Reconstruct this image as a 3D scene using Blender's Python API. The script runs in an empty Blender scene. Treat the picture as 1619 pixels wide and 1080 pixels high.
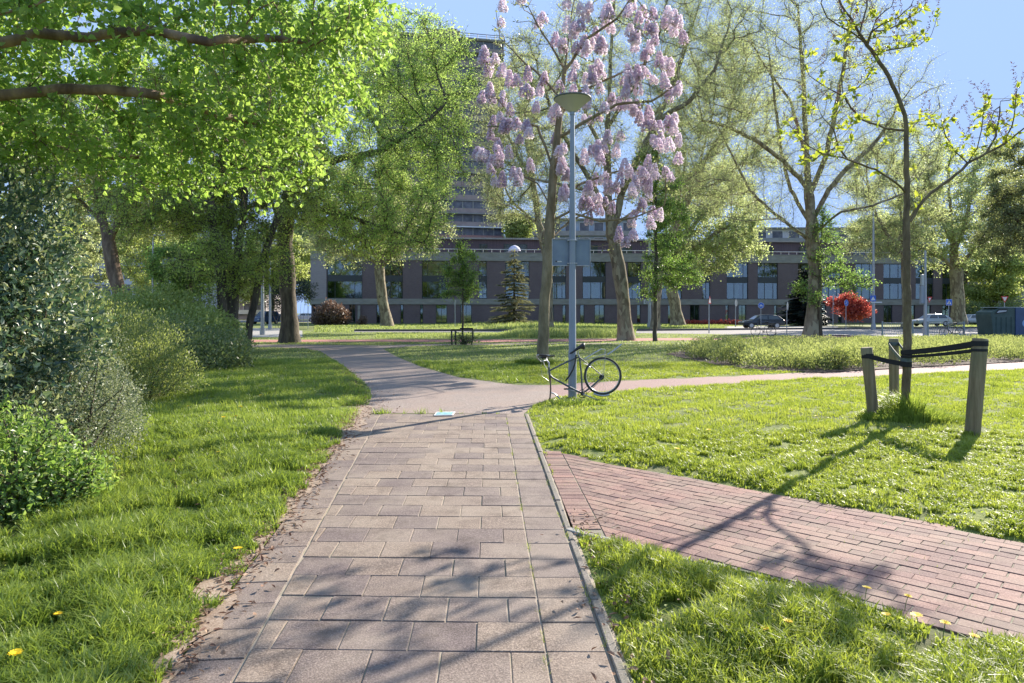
import bpy, bmesh, math, random
import numpy as np
from mathutils import Vector, Matrix

# ---------------------------------------------------------------- camera, sky, sun, exposure
scene = bpy.context.scene
COL = scene.collection
cam_d = bpy.data.cameras.new('camera'); cam = bpy.data.objects.new('camera', cam_d); COL.objects.link(cam)
cam_d.sensor_width = 36.0; cam_d.lens = 23.99; cam_d.shift_y = -0.0278
cam_d.clip_start = 0.05; cam_d.clip_end = 5000
cam.location = (0, 0, 1.6); cam.rotation_euler = (math.radians(90), 0, 0)
scene.camera = cam
SUN_EL = math.radians(28.0); SUN_AZ = math.atan2(0.655, 0.755)      # clockwise from +Y
w = bpy.data.worlds.new('World'); scene.world = w; w.use_nodes = True
wn = w.node_tree; bg = wn.nodes['Background']
sky = wn.nodes.new('ShaderNodeTexSky'); sky.sky_type = 'NISHITA'; sky.sun_disc = False
sky.sun_elevation = SUN_EL; sky.sun_rotation = SUN_AZ
sky.air_density = 1.0; sky.dust_density = 1.0; sky.ozone_density = 1.0; sky.altitude = 0
cap = wn.nodes.new('ShaderNodeMix'); cap.data_type = 'RGBA'; cap.blend_type = 'DARKEN'; cap.inputs[0].default_value = 1.0
wn.links.new(sky.outputs[0], cap.inputs[6]); cap.inputs[7].default_value = (1.08, 1.58, 2.65, 1)      # a clear blue sky without a milky glare round the sun
wn.links.new(cap.outputs[2], bg.inputs[0]); bg.inputs[1].default_value = 0.15
sun_d = bpy.data.lights.new('sun', 'SUN'); sun_d.energy = 4.0; sun_d.angle = math.radians(0.45); sun_d.color = (1.0, 0.91, 0.79)
sun = bpy.data.objects.new('sun', sun_d); COL.objects.link(sun)
sdir = Vector((math.sin(SUN_AZ)*math.cos(SUN_EL), math.cos(SUN_AZ)*math.cos(SUN_EL), math.sin(SUN_EL)))
sun.rotation_euler = sdir.to_track_quat('Z', 'Y').to_euler()
scene.view_settings.view_transform = 'Standard'; scene.view_settings.look = 'None'
scene.view_settings.exposure = 1.52; scene.view_settings.gamma = 1.0
scene.cycles.max_bounces = 12; scene.cycles.diffuse_bounces = 7; scene.cycles.transmission_bounces = 10
scene.cycles.transparent_max_bounces = 12; scene.cycles.caustics_reflective = False; scene.cycles.caustics_refractive = False

F = 1079.0; HZ = 495.0; CX = 809.5; H = 1.6
rng = np.random.default_rng(7); random.seed(7)
def P(px, py, D): return Vector(((px-CX)/F*D, D, H+(HZ-py)/F*D))
def G(px, py):
    D = H*F/(py-HZ); return ((px-CX)/F*D, D)
def GD(px, D): return ((px-CX)/F*D, D)
def rnd(a, b): return random.uniform(a, b)

# ---------------------------------------------------------------- names
def tag(o, label=None, cat=None, group=None, kind=None):
    if label: o['label'] = label
    if cat: o['category'] = cat
    if group: o['group'] = group
    if kind: o['kind'] = kind
    return o
def empty(name, loc=(0, 0, 0), rz=0, label=None, cat=None, group=None):
    o = bpy.data.objects.new(name, None); COL.objects.link(o); o.location = loc; o.rotation_euler = (0, 0, rz)
    o.empty_display_size = .1
    return tag(o, label, cat, group)
def mesh_obj(name, me, mats=None, parent=None):
    o = bpy.data.objects.new(name, me); COL.objects.link(o)
    if mats is not None:
        for m in (mats if isinstance(mats, (list, tuple)) else [mats]): me.materials.append(m)
    if parent: o.parent = parent
    return o
def np_mesh(name, V, Fc, mat, parent=None, attr=None, smooth=False, midx=None):
    """V (n,3); Fc (m,k) uniform faces"""
    V = np.asarray(V, np.float32); Fc = np.asarray(Fc, np.int32)
    me = bpy.data.meshes.new(name); n, (m, k) = len(V), Fc.shape
    me.vertices.add(n); me.vertices.foreach_set('co', V.ravel())
    me.loops.add(m*k); me.loops.foreach_set('vertex_index', Fc.ravel())
    me.polygons.add(m); me.polygons.foreach_set('loop_start', np.arange(0, m*k, k, dtype=np.int32))
    try: me.polygons.foreach_set('loop_total', np.full(m, k, np.int32))
    except Exception: pass
    me.polygons.foreach_set('use_smooth', np.full(m, smooth, bool))
    if midx is not None: me.polygons.foreach_set('material_index', np.asarray(midx, np.int32))
    if attr is not None:
        a = me.attributes.new('rnd', 'FLOAT', 'POINT'); a.data.foreach_set('value', np.asarray(attr, np.float32))
    me.update(calc_edges=True)
    return mesh_obj(name, me, mat, parent)

class MB:
    """collects shapes for one mesh"""
    def __init__(s): s.v = []; s.f = []; s.sm = []
    def add(s, v, f, sm=False):
        n = len(s.v); s.v += [tuple(p) for p in v]; s.f += [[i+n for i in q] for q in f]; s.sm += [sm]*len(f)
    def box(s, a, b, M=None):
        x0, y0, z0 = a; x1, y1, z1 = b
        v = [Vector(p) for p in ((x0,y0,z0),(x1,y0,z0),(x1,y1,z0),(x0,y1,z0),(x0,y0,z1),(x1,y0,z1),(x1,y1,z1),(x0,y1,z1))]
        if M is not None: v = [M @ p for p in v]
        s.add(v, [(0,3,2,1),(4,5,6,7),(0,1,5,4),(1,2,6,5),(2,3,7,6),(3,0,4,7)])
    def cbox(s, c, d, M=None):
        s.box([c[i]-d[i]/2 for i in range(3)], [c[i]+d[i]/2 for i in range(3)], M)
    def tube(s, pts, r, n=8, cap=True, flat=None, sm=True):
        pts = [Vector(p) for p in pts]; rs = r if isinstance(r, (list, tuple)) else [r]*len(pts)
        ref = None; rings = []
        for i, p in enumerate(pts):
            t = (pts[min(i+1, len(pts)-1)]-pts[max(i-1, 0)])
            t = t.normalized() if t.length > 1e-9 else Vector((0, 0, 1))
            if ref is None: ref = Vector((1, 0, 0)) if abs(t.x) < .8 else Vector((0, 1, 0))
            u = (ref-t*ref.dot(t)).normalized(); ref = u; v = t.cross(u)
            a2 = flat if flat else 1.0
            rings.append([p+u*math.cos(2*math.pi*k/n)*rs[i]+v*math.sin(2*math.pi*k/n)*rs[i]*a2 for k in range(n)])
        vv = [q for R in rings for q in R]; ff = []
        for i in range(len(pts)-1):
            for k in range(n):
                ff.append((i*n+k, i*n+(k+1) % n, (i+1)*n+(k+1) % n, (i+1)*n+k))
        s.add(vv, ff, sm)
        if cap:
            s.add(rings[0], [tuple(range(n))[::-1]]); s.add(rings[-1], [tuple(range(n))])
    def ring(s, c, axis, R, r, N=32, n=6, a0=0, a1=2*math.pi):
        c = Vector(c); axis = Vector(axis).normalized(); u = axis.orthogonal().normalized()
        if abs(axis.y) > .9: u = Vector((1, 0, 0))
        v = axis.cross(u)
        pts = [c+(u*math.cos(a0+(a1-a0)*i/N)+v*math.sin(a0+(a1-a0)*i/N))*R for i in range(N+1)]
        s.tube(pts, r, n, cap=abs(a1-a0) < 6.2)
    def lathe(s, prof, n=24, c=(0, 0, 0), sm=True):
        vv = []; ff = []
        for (r, z) in prof:
            for k in range(n): vv.append((c[0]+r*math.cos(2*math.pi*k/n), c[1]+r*math.sin(2*math.pi*k/n), c[2]+z))
        for i in range(len(prof)-1):
            for k in range(n): ff.append((i*n+k, i*n+(k+1) % n, (i+1)*n+(k+1) % n, (i+1)*n+k))
        s.add(vv, ff, sm)
    def poly(s, pts, th, nrm):
        """flat polygon of thickness th extruded along nrm"""
        nrm = Vector(nrm)*th; a = [Vector(p) for p in pts]; b = [p+nrm for p in a]; n = len(a)
        s.add(a+b, [tuple(range(n))[::-1], tuple(range(n, 2*n))]+[(i, (i+1) % n, n+(i+1) % n, n+i) for i in range(n)])
    def build(s, name, mat, parent=None, bevel=0):
        me = bpy.data.meshes.new(name); me.from_pydata(s.v, [], s.f); me.update()
        bm = bmesh.new(); bm.from_mesh(me); bmesh.ops.recalc_face_normals(bm, faces=bm.faces); bm.to_mesh(me); bm.free()
        me.polygons.foreach_set('use_smooth', s.sm)
        o = mesh_obj(name, me, mat, parent)
        if bevel:
            md = o.modifiers.new('bevel', 'BEVEL'); md.width = bevel; md.segments = 2; md.limit_method = 'ANGLE'
        return o

# ---------------------------------------------------------------- materials
def newmat(name):
    m = bpy.data.materials.new(name); m.use_nodes = True; nt = m.node_tree
    return m, nt, nt.nodes['Principled BSDF']
def N(nt, t, **kw):
    n = nt.nodes.new(t)
    for k, v in kw.items(): setattr(n, k, v)
    return n
def ramp(nt, stops, fac):
    r = N(nt, 'ShaderNodeValToRGB'); e = r.color_ramp.elements
    while len(e) < len(stops): e.new(.5)
    for i, (p, c) in enumerate(stops): e[i].position = p; e[i].color = (*c, 1)
    nt.links.new(fac, r.inputs[0]); return r.outputs[0]
def coords(nt): return N(nt, 'ShaderNodeTexCoord').outputs['Object']
def noise(nt, scale, detail=4, rough=.55, vec=None, stretch=None):
    n = N(nt, 'ShaderNodeTexNoise'); n.inputs['Scale'].default_value = scale
    n.inputs['Detail'].default_value = detail; n.inputs['Roughness'].default_value = rough
    v = vec or coords(nt)
    if stretch:
        mp = N(nt, 'ShaderNodeMapping'); mp.inputs['Scale'].default_value = stretch; nt.links.new(v, mp.inputs[0]); v = mp.outputs[0]
    nt.links.new(v, n.inputs['Vector']); return n.outputs['Fac']
def mix(nt, a, b, fac, mode='MIX'):
    m = N(nt, 'ShaderNodeMix', data_type='RGBA', blend_type=mode)
    for sock, val in ((m.inputs[0], fac), (m.inputs[6], a), (m.inputs[7], b)):
        if isinstance(val, (int, float)): sock.default_value = val
        elif isinstance(val, tuple): sock.default_value = (*val, 1)
        else: nt.links.new(val, sock)
    return m.outputs[2]
def bump(nt, bsdf, h, strength=.3, dist=.02):
    b = N(nt, 'ShaderNodeBump'); b.inputs['Strength'].default_value = strength; b.inputs['Distance'].default_value = dist
    nt.links.new(h, b.inputs['Height']); nt.links.new(b.outputs[0], bsdf.inputs['Normal'])
def simple(name, c, rough=.6, metal=0, c2=None, scale=8, bmp=0, spec=.5, stretch=None, detail=4, lo=.35, hi=.65, emit=0):
    m, nt, b = newmat(name)
    b.inputs['Roughness'].default_value = rough; b.inputs['Metallic'].default_value = metal
    b.inputs['Specular IOR Level'].default_value = spec
    if c2:
        f = noise(nt, scale, detail, stretch=stretch); nt.links.new(ramp(nt, [(lo, c), (hi, c2)], f), b.inputs['Base Color'])
        if bmp: bump(nt, b, f, bmp)
    else: b.inputs['Base Color'].default_value = (*c, 1)
    return m
def leafmat(name, c0, c1, c2, trans=.45, tcol=None, rough=.45, spec=.5, big=None):
    m, nt, b = newmat(name)
    at = N(nt, 'ShaderNodeAttribute', attribute_name='rnd').outputs['Fac']
    col = ramp(nt, [(0, c0), (.5, c1), (1, c2)], at)
    if big: col = mix(nt, col, big[1], ramp(nt, [(.42, (0,0,0)), (.62, (1,1,1))], noise(nt, big[0], 2)))
    nt.links.new(col, b.inputs['Base Color']); b.inputs['Roughness'].default_value = rough
    b.inputs['Specular IOR Level'].default_value = spec
    if trans:
        t = N(nt, 'ShaderNodeBsdfTranslucent'); tc = tcol or (1.5, 1.5, .5)
        mm = N(nt, 'ShaderNodeMix', data_type='RGBA', blend_type='MULTIPLY'); mm.inputs[0].default_value = 1
        nt.links.new(col, mm.inputs[6]); mm.inputs[7].default_value = (*tc, 1); mm.clamp_result = False
        nt.links.new(mm.outputs[2], t.inputs[0])
        ms = N(nt, 'ShaderNodeMixShader'); ms.inputs[0].default_value = trans
        nt.links.new(b.outputs[0], ms.inputs[1]); nt.links.new(t.outputs[0], ms.inputs[2])
        nt.links.new(ms.outputs[0], nt.nodes['Material Output'].inputs[0])
    return m

def bark(name, c0, c1, c2, scale=6, zs=.25, patch=None):
    m, nt, b = newmat(name)
    f = noise(nt, scale, 6, .6, stretch=(1, 1, zs))
    col = ramp(nt, [(.32, c0), (.5, c1), (.68, c2)], f)
    if patch:
        p = N(nt, 'ShaderNodeTexVoronoi'); p.inputs['Scale'].default_value = patch[0]; mp = N(nt, 'ShaderNodeMapping'); mp.inputs['Scale'].default_value = (1, 1, .5)
        nt.links.new(coords(nt), mp.inputs[0]); nt.links.new(mp.outputs[0], p.inputs['Vector'])
        sep = N(nt, 'ShaderNodeSeparateColor'); nt.links.new(p.outputs['Color'], sep.inputs[0])
        col = mix(nt, col, patch[1], ramp(nt, [(.55, (0,0,0)), (.75, (.8,.8,.8))], sep.outputs[0]))
    nt.links.new(col, b.inputs['Base Color']); b.inputs['Roughness'].default_value = .9
    bump(nt, b, noise(nt, scale*2.5, 5, .65, stretch=(1, 1, zs)), .8, .03)
    return m
M = {}
M['bark_plane'] = bark('bark_plane', (.11,.085,.055), (.21,.165,.11), (.32,.27,.18), 4, .3, (5, (.38,.33,.22)))
M['bark_dark'] = bark('bark_dark', (.05,.04,.03), (.10,.08,.055), (.17,.145,.10), 7, .2)
M['bark_linden'] = bark('bark_linden', (.10,.065,.05), (.22,.15,.11), (.36,.27,.19), 6, .3)
M['bark_paulownia'] = bark('bark_paulownia', (.13,.10,.055), (.23,.185,.105), (.32,.265,.16), 5, .35)
M['bark_young'] = bark('bark_young', (.085,.062,.035), (.15,.115,.065), (.22,.18,.10), 14, .3)
M['leaf_linden'] = leafmat('leaf_linden', (.13,.24,.06), (.21,.34,.09), (.32,.45,.16), 0.6, (1.75,1.6,1.0))
M['leaf_elm'] = leafmat('leaf_elm', (.26,.40,.10), (.36,.50,.15), (.49,.60,.24), 0.68, (1.6,1.55,1.2))
M['leaf_elm_dark'] = leafmat('leaf_elm_dark', (.24,.34,.09), (.34,.44,.12), (.46,.53,.20), 0.65, (1.7,1.6,1.1))
M['leaf_plane'] = leafmat('leaf_plane', (.25,.31,.15), (.36,.42,.20), (.48,.52,.29), 0.65, (1.5,1.5,1.2))
M['leaf_plane_brown'] = leafmat('leaf_plane_brown', (.25,.29,.15), (.34,.38,.20), (.45,.48,.28), 0.65, (1.5,1.5,1.2))
M['leaf_yellow'] = leafmat('leaf_yellow', (.24,.30,.10), (.34,.40,.14), (.46,.50,.22), 0.6, (1.5,1.5,1.1))
M['leaf_green'] = leafmat('leaf_green', (.12,.22,.06), (.19,.30,.08), (.28,.39,.13), 0.6, (1.6,1.6,1.1))
M['leaf_olive'] = leafmat('leaf_olive', (.15,.18,.09), (.22,.25,.12), (.30,.32,.17), 0.6, (1.5,1.5,1.1))
M['leaf_stake'] = leafmat('leaf_stake', (.26,.33,.05), (.38,.44,.08), (.5,.52,.14), .5, (1.3,1.3,.6))
M['leaf_bud'] = leafmat('leaf_bud', (.10,.05,.05), (.14,.08,.07), (.18,.11,.09), .3, (1.2,1,1))
M['holly'] = leafmat('holly', (.045,.09,.075), (.10,.17,.11), (.42,.45,.28), 0.3, (1.5,1.5,.9), .38, .7)  # palest leaf tone stands in for light glints on the glossy leaves
M['smallgrey'] = leafmat('smallgrey', (.11,.15,.09), (.21,.25,.15), (.42,.44,.32), 0.35, (1.4,1.4,1.0), .4, .6)
M['brightshrub'] = leafmat('brightshrub', (.10,.18,.05), (.18,.28,.08), (.33,.41,.18), 0.5, (1.6,1.6,.9), .4, .6)
M['fineshrub'] = leafmat('fineshrub', (.12,.16,.06), (.22,.26,.09), (.34,.37,.16), 0.5, (1.6,1.6,1.0), .5)
M['darkshrub'] = leafmat('darkshrub', (.10,.14,.05), (.15,.20,.08), (.23,.28,.12), 0.45, (1.5,1.5,1.0), .45)
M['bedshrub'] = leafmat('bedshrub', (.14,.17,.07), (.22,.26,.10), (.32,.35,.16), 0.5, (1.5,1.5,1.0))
M['redleaf'] = leafmat('redleaf', (.25,.05,.045), (.46,.11,.09), (.58,.20,.15), 0.55, (1.4,1.2,1.1))
M['brownshrub'] = leafmat('brownshrub', (.13,.085,.06), (.20,.14,.10), (.27,.20,.15), .35, (1.2,1,.9))
M['conifer_pale'] = leafmat('conifer_pale', (.16,.17,.10), (.24,.24,.14), (.32,.31,.18), 0.35, (1.4,1.4,1.0))
M['conifer_dark'] = leafmat('conifer_dark', (.01,.022,.022), (.018,.035,.03), (.03,.05,.04), .2)
M['lilac'] = leafmat('lilac', (.58,.48,.59), (.80,.73,.78), (.91,.88,.89), 0.6, (1.1,1.08,1.09), .5)
M['grass'] = leafmat('grass', (.17,.235,.04), (.27,.335,.06), (.40,.45,.12), 0.5, (1.5,1.45,.9), .45, .4)
M['grass_long'] = leafmat('grass_long', (.135,.205,.04), (.22,.30,.06), (.35,.42,.12), 0.5, (1.5,1.45,.9), .4, .5)
M['grass_far'] = leafmat('grass_far', (.20,.26,.09), (.28,.34,.12), (.38,.42,.19), 0.5, (1.4,1.4,1.0), .5, .4)

# ---------------------------------------------------------------- numpy foliage
def nrmz(a): return a/np.maximum(np.linalg.norm(a, axis=-1, keepdims=True), 1e-9)
def rdir(n): return nrmz(rng.normal(size=(n, 3)))
def wob(p, s, seed=0):
    """cheap smooth noise in -1..1"""
    o = seed*1.7; x, y, z = p[:, 0]/s+o, p[:, 1]/s-o, p[:, 2]/s+2*o
    return (np.sin(2.1*x+1.3*y+o)+np.sin(2.7*y-1.9*z+1.1)+np.sin(2.3*z+1.7*x+2.3)+np.sin(4.3*x-3.7*y+4.1*z)*.6+np.sin(5.9*y+4.9*x-5.3*z)*.5)/4.1
def leaf_arrays(Pn, ax, nm, L, W, kind=4):
    n = len(Pn); L = np.broadcast_to(L, n)[:, None]; W = np.broadcast_to(W, n)[:, None]
    sd = nrmz(np.cross(ax, nm)); nm = np.cross(sd, ax)
    if kind == 4:
        V = np.stack([Pn, Pn+ax*L*.45+sd*W*.5, Pn+ax*L, Pn+ax*L*.45-sd*W*.5], 1).reshape(-1, 3)
        Fc = (np.arange(n)[:, None]*4+np.array([0, 1, 2, 3])); k = 4
    else:
        up = nm*W*.16
        V = np.stack([Pn, Pn+ax*L*.22+sd*W*.46+up, Pn+ax*L*.62+sd*W*.40+up, Pn+ax*L-nm*L*.12, Pn+ax*L*.62-sd*W*.40+up, Pn+ax*L*.22-sd*W*.46+up], 1).reshape(-1, 3)
        b = np.arange(n)[:, None]*6
        Fc = np.stack([b+np.array([0, 1, 2, 3]), b+np.array([0, 3, 4, 5])], 1).reshape(-1, 4); k = 6
    return V, Fc, k
def leaves(name, Pn, ax, nm, L, W, mat, parent=None, kind=4, rv=None):
    V, Fc, k = leaf_arrays(Pn, ax, nm, L, W, kind)
    r = rng.random(len(Pn)) if rv is None else rv
    return np_mesh(name, V, Fc, mat, parent, np.repeat(np.clip(r, 0, 1), k))

def tubes_np(chains, pos, rad, K):
    """chains: list of index arrays into pos; returns V,F"""
    VV = []; FF = []; off = 0
    idx = np.concatenate(chains); lens = np.array([len(c) for c in chains])
    p = pos[idx]; r = rad[idx] if rad.ndim == 1 else rad
    st = np.concatenate([[0], np.cumsum(lens)[:-1]]); en = st+lens-1
    cid = np.repeat(np.arange(len(chains)), lens); a = np.arange(len(p))
    nx = np.minimum(a+1, en[cid]); pv = np.maximum(a-1, st[cid])
    t = nrmz(p[nx]-p[pv]); ct = nrmz(p[en]-p[st]+1e-6)
    ref = np.cross(ct, np.array([.31, .12, .94])); ref = nrmz(ref+1e-6)[cid]
    u = nrmz(ref-t*(ref*t).sum(1, keepdims=True)); v = np.cross(t, u)
    # first ring of a side chain takes the radius of its own second node
    fr = r.copy(); fr[st] = np.where(lens > 1, np.minimum(r[st], r[np.minimum(st+1, len(r)-1)]*1.25), r[st])
    ang = 2*np.pi*np.arange(K)/K
    V = p[:, None]+(u[:, None]*np.cos(ang)[None, :, None]+v[:, None]*np.sin(ang)[None, :, None])*fr[:, None, None]
    m = a[a != en[cid]]; k = np.arange(K); k1 = (k+1) % K
    Fc = np.stack([m[:, None]*K+k, m[:, None]*K+k1, (m[:, None]+1)*K+k1, (m[:, None]+1)*K+k], -1).reshape(-1, 4)
    return V.reshape(-1, 3), Fc

def grow(seeds, A, step, kill, iters=90, trop=(0, 0, .15), jit=.15, infl=1e9):
    """space colonisation from polylines towards attractors -> positions, parents"""
    pos = []; par = []
    for s in seeds:
        s = [np.array(q, float) for q in s]
        if pos:
            d = np.linalg.norm(np.array(pos)-s[0], axis=1); last = int(d.argmin())
        else: pos.append(s[0]); par.append(-1); last = 0
        prev = pos[last]; pts = s if len(pos) > 1 else s[1:]
        for q in pts:
            dd = np.linalg.norm(q-prev)
            if dd < step*.3: continue
            k = max(1, int(round(dd/step)))
            for j in range(1, k+1):
                off = rng.normal(size=3)*step*.04 if j < k else 0
                pos.append(prev+(q-prev)*j/k+off); par.append(last); last = len(pos)-1
            prev = q
    nseed = len(pos); kids = {}
    A = np.asarray(A, float); P0 = np.array(pos)
    # seeds in the lower trunk may not sprout
    d = np.linalg.norm(A[:, None]-P0[None], axis=2); near = d.argmin(1); dist = d.min(1); act = np.ones(len(A), bool)
    trop = np.array(trop)
    for it in range(iters):
        ia = np.where(act & (dist < infl))[0]
        if len(ia) < 3: break
        nn = near[ia]; un, inv = np.unique(nn, return_inverse=True)
        D = np.zeros((len(un), 3)); PP = np.array(pos)
        np.add.at(D, inv, nrmz(A[ia]-PP[nn]))
        D = nrmz(nrmz(D)+trop+rng.normal(size=D.shape)*jit)
        newp = PP[un]+D*step; base = len(pos); ok = []
        for j, q in enumerate(un):
            if kids.get(q, 0) >= 3: continue
            kids[q] = kids.get(q, 0)+1; pos.append(newp[j]); par.append(int(q)); ok.append(newp[j])
        if not ok: break
        ok = np.array(ok); al = np.where(act)[0]
        d = np.linalg.norm(A[al][:, None]-ok[None], axis=2); m = d.min(1); am = d.argmin(1)
        up = m < dist[al]; dist[al[up]] = m[up]; near[al[up]] = base+am[up]
        act[al[m < kill]] = False
        stuck = np.array([kids.get(int(q), 0) >= 3 for q in near[al]]); act[al[stuck]] = False
    return np.array(pos), np.array(par), nseed

def ell(n, px, py, rx, ry, D, rd, shell=.35, zmin=None):
    """random points in an ellipsoid given by its size in the photo at distance D"""
    c = np.array(P(px, py, D)); s = D/F
    q = rdir(n)*(rng.random((n, 1))**shell)
    p = c+q*np.array([rx*s, rd, ry*s])
    if zmin: p = p[p[:, 2] > zmin]
    return p

def tree(name, label, cat, seeds, R, att, step, leaf, lmat, bmat, kill=None, r_tip=.008, iters=90, trop=(0, 0, .12), twig=(6000, .6, .006), leaf_r=.04,
         per=8, spread=.05, droop=0., lk=4, taper=0, group=None, keep=None, jit=.15, flare=.5, outward=.35, uptwig=.2):
    """att: attractor array; leaf=(length,width); seeds: polylines of Vectors, first one the trunk from the ground"""
    base = Vector(seeds[0][0])
    root = empty(name, base, 0, label, cat, group)
    pos, par, ns = grow(seeds, att, step, kill or step*1.6, iters, trop, jit)
    pos = pos-np.array(base); n = len(pos)
    kids = [[] for _ in range(n)]; tips = np.zeros(n)
    for i in range(1, n): kids[par[i]].append(i)
    for i in range(n-1, -1, -1):
        if not kids[i]: tips[i] = 1
        if i: tips[par[i]] += tips[i]
    ex = math.log(max(tips[0], 4))/math.log(R/r_tip)
    rad = r_tip*tips**(1/ex); rad = np.minimum(rad, R); rad = rad*(1-taper*np.clip(pos[:, 2]/6, 0, 1)*(rad > R*.3))
    z = pos[:, 2]; rad = rad*(1+flare*np.exp(-np.maximum(z, 0)/(R*1.3))*(rad > R*.6))
    rad[(rad > R*.6)] *= (1+.05*np.sin(z[rad > R*.6]*2.1))
    chains = []; stack = [(0, None)]
    while stack:
        i, pr = stack.pop(); c = [i] if pr is None else [pr, i]
        while kids[i]:
            ks = sorted(kids[i], key=lambda k: -tips[k])
            for k in ks[1:]: stack.append((k, i))
            i = ks[0]; c.append(i)
        chains.append(np.array(c))
    big = [c for c in chains if rad[c[min(1, len(c)-1)]] > R*.12]; small = [c for c in chains if rad[c[min(1, len(c)-1)]] <= R*.12]
    V1, F1 = tubes_np(big, pos, rad, 10)
    if small: V2, F2 = tubes_np(small, pos, rad, 4)
    # twigs
    nt_, Lt, rt = twig; thin = np.where((rad < leaf_r) & (par >= 0) & (np.arange(n) >= min(ns, n-2)*0))[0]
    thin = thin[tips[thin] < max(tips[0]*.2, 3)]
    ch = thin[rng.integers(0, len(thin), nt_)]
    a = rng.random((nt_, 1)); tp = pos[ch]*(1-a)+pos[par[ch]]*a; td = nrmz(pos[ch]-pos[par[ch]])
    if keep is not None:
        k = keep(tp+np.array(base)); tp = tp[k]; td = td[k]; nt_ = len(tp)
    d = nrmz(td*.8+rdir(nt_)*.9+np.array([0, 0, uptwig])); L = Lt*(.4+.8*rng.random((nt_, 1)))
    e = tp+d*L+np.array([0, 0, -1])*droop*L; mid = tp+d*L*.5+np.array([0, 0, .06])*L
    T = np.stack([tp, mid, e], 1).reshape(-1, 3)
    tr = np.tile(np.array([rt, rt*.8, rt*.4]), nt_)
    tch = list(np.arange(nt_*3).reshape(-1, 3))
    V3, F3 = tubes_np(tch, T, tr, 3)
    VV = [V1]; FF = [F1]; o = len(V1)
    if small: VV.append(V2); FF.append(F2+o); o += len(V2)
    VV.append(V3); FF.append(F3+o)
    np_mesh('trunk', np.concatenate(VV), np.concatenate(FF), bmat, root, smooth=True)
    # leaves along the twigs
    if per:
        m = nt_*per; s = np.repeat(np.arange(nt_), per); t = rng.random((m, 1))*.95+.05
        lp = np.where(t < .5, tp[s]*(1-2*t)+mid[s]*2*t, mid[s]*(2-2*t)+e[s]*(2*t-1))+rng.normal(size=(m, 3))*spread
        ax = nrmz(d[s]*outward+rdir(m)+np.array([0, 0, -droop])); nm = nrmz(rdir(m)+np.array([0, 0, .15]))
        sz = .6+.6*rng.random(m)
        rv = rng.random(m)*.6+.4*(.5+.5*wob(lp, 1.5, 3))
        leaves('crown', lp, ax, nm, leaf[0]*sz, leaf[1]*sz, lmat, root, lk, rv)
    return root, pos, par, rad, tips, (tp, d, e)

def shrub(name, label, blobs, n, leaf, mat, lk=4, cat='shrub', stems=18, upness=.3, seed=1, lump=.22, bm='bark_dark', shell=.28, group=None, fine=None):
    """blobs: (centre, radii) in the world"""
    cx = sum(b[0][0] for b in blobs)/len(blobs); cy = sum(b[0][1] for b in blobs)/len(blobs)
    root = empty(name, (cx, cy, 0), 0, label, cat, group)
    vol = np.array([b[1][0]*b[1][1]+b[1][0]*b[1][2] for b in blobs]); k = rng.choice(len(blobs), n, p=vol/vol.sum())
    c = np.array([b[0] for b in blobs], float)[k]; r = np.array([b[1] for b in blobs], float)[k]
    q = rdir(n); s = rng.random((n, 1))**shell
    f = 1+lump*wob(q*1.0+c*.7, .35, seed)[:, None]+lump*.5*wob(q+c, .13, seed+3)[:, None]
    p = c+q*r*s*f; ok = p[:, 2] > .02; p = p[ok]; q = q[ok]; n = len(p)
    ax = nrmz(q*.7+rdir(n)+np.array([0, 0, upness])); nm = nrmz(q+rdir(n)*.8+np.array([0, 0, .5]))
    o = np.array([cx, cy, 0]); sz = .55+.7*rng.random(n)
    rv = rng.random(n)**1.3
    leaves('foliage', p-o, ax, nm, leaf[0]*sz, leaf[1]*sz, M[mat], root, lk, rv)
    mb = MB()
    for i in range(stems):
        b = blobs[i % len(blobs)]; q = Vector(rdir(1)[0]); q.z = abs(q.z)*.8+.2
        s = Vector((b[0][0]-cx+rnd(-.2, .2)*b[1][0], b[0][1]-cy+rnd(-.2, .2)*b[1][1], 0)); t = Vector(b[0])-Vector(o)+Vector((q.x*b[1][0], q.y*b[1][1], q.z*b[1][2]))*.9
        m_ = s.lerp(t, .5)+Vector((rnd(-.1, .1), rnd(-.1, .1), .1)); mb.tube([s, m_, t], [.018, .012, .004], 5)
    mb.build('stem', M[bm], root)
    return root
# ================================================================ GROUND AND PATHS
def XL(D): return -1.2-.1105*(D-2.95)
def XR(D): return .165-.034*(D-2.95)
D_TOP = 10.75
gravel_px0 = [(572,653),(583,640),(588,626),(583,612),(566,598),(545,582),(525,568),(508,556),(480,550.5),(400,549),(300,549),(300,545.3),(400,545),(480,545),(600,546.5),(640,545),(720,543.8),(860,543),(1000,543),(1000,543.8),(860,544.3),(720,545.8),(650,548),(605,551.5),(625,563),(665,580),(725,597),(800,607),(865,609),(990,602),(1200,593),(1400,583),(1619,572),(2100,546),(2100,553),(1619,584),(1400,594),(1200,604),(1000,617),(880,628),(845,640),(828,655)]
i0 = gravel_px0.index((865,609)); i1 = gravel_px0.index((880,628)); gravel_px = gravel_px0[:i0+1]+gravel_px0[i1:]
gravel = [G(*q) for q in gravel_px]; branch = [G(*q) for q in gravel_px0[i0:i1+1]]
brick_px = [(862,711),(950,733),(1100,758),(1250,790),(1400,815),(1619,862)]
brick_lo = [(903,838),(1010,866),(1170,903),(1300,938),(1450,983),(1619,1025)]
def ext(a, b, L):
    d = Vector((b[0]-a[0], b[1]-a[1])).normalized(); return (b[0]+d.x*L, b[1]+d.y*L)
bu = [G(*q) for q in brick_px]; bl = [G(*q) for q in brick_lo]
bu.append(ext(bu[-2], bu[-1], 3.0)); bl.append(ext(bl[-2], bl[-1], 3.0))
brickp = bu+bl[::-1]
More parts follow.
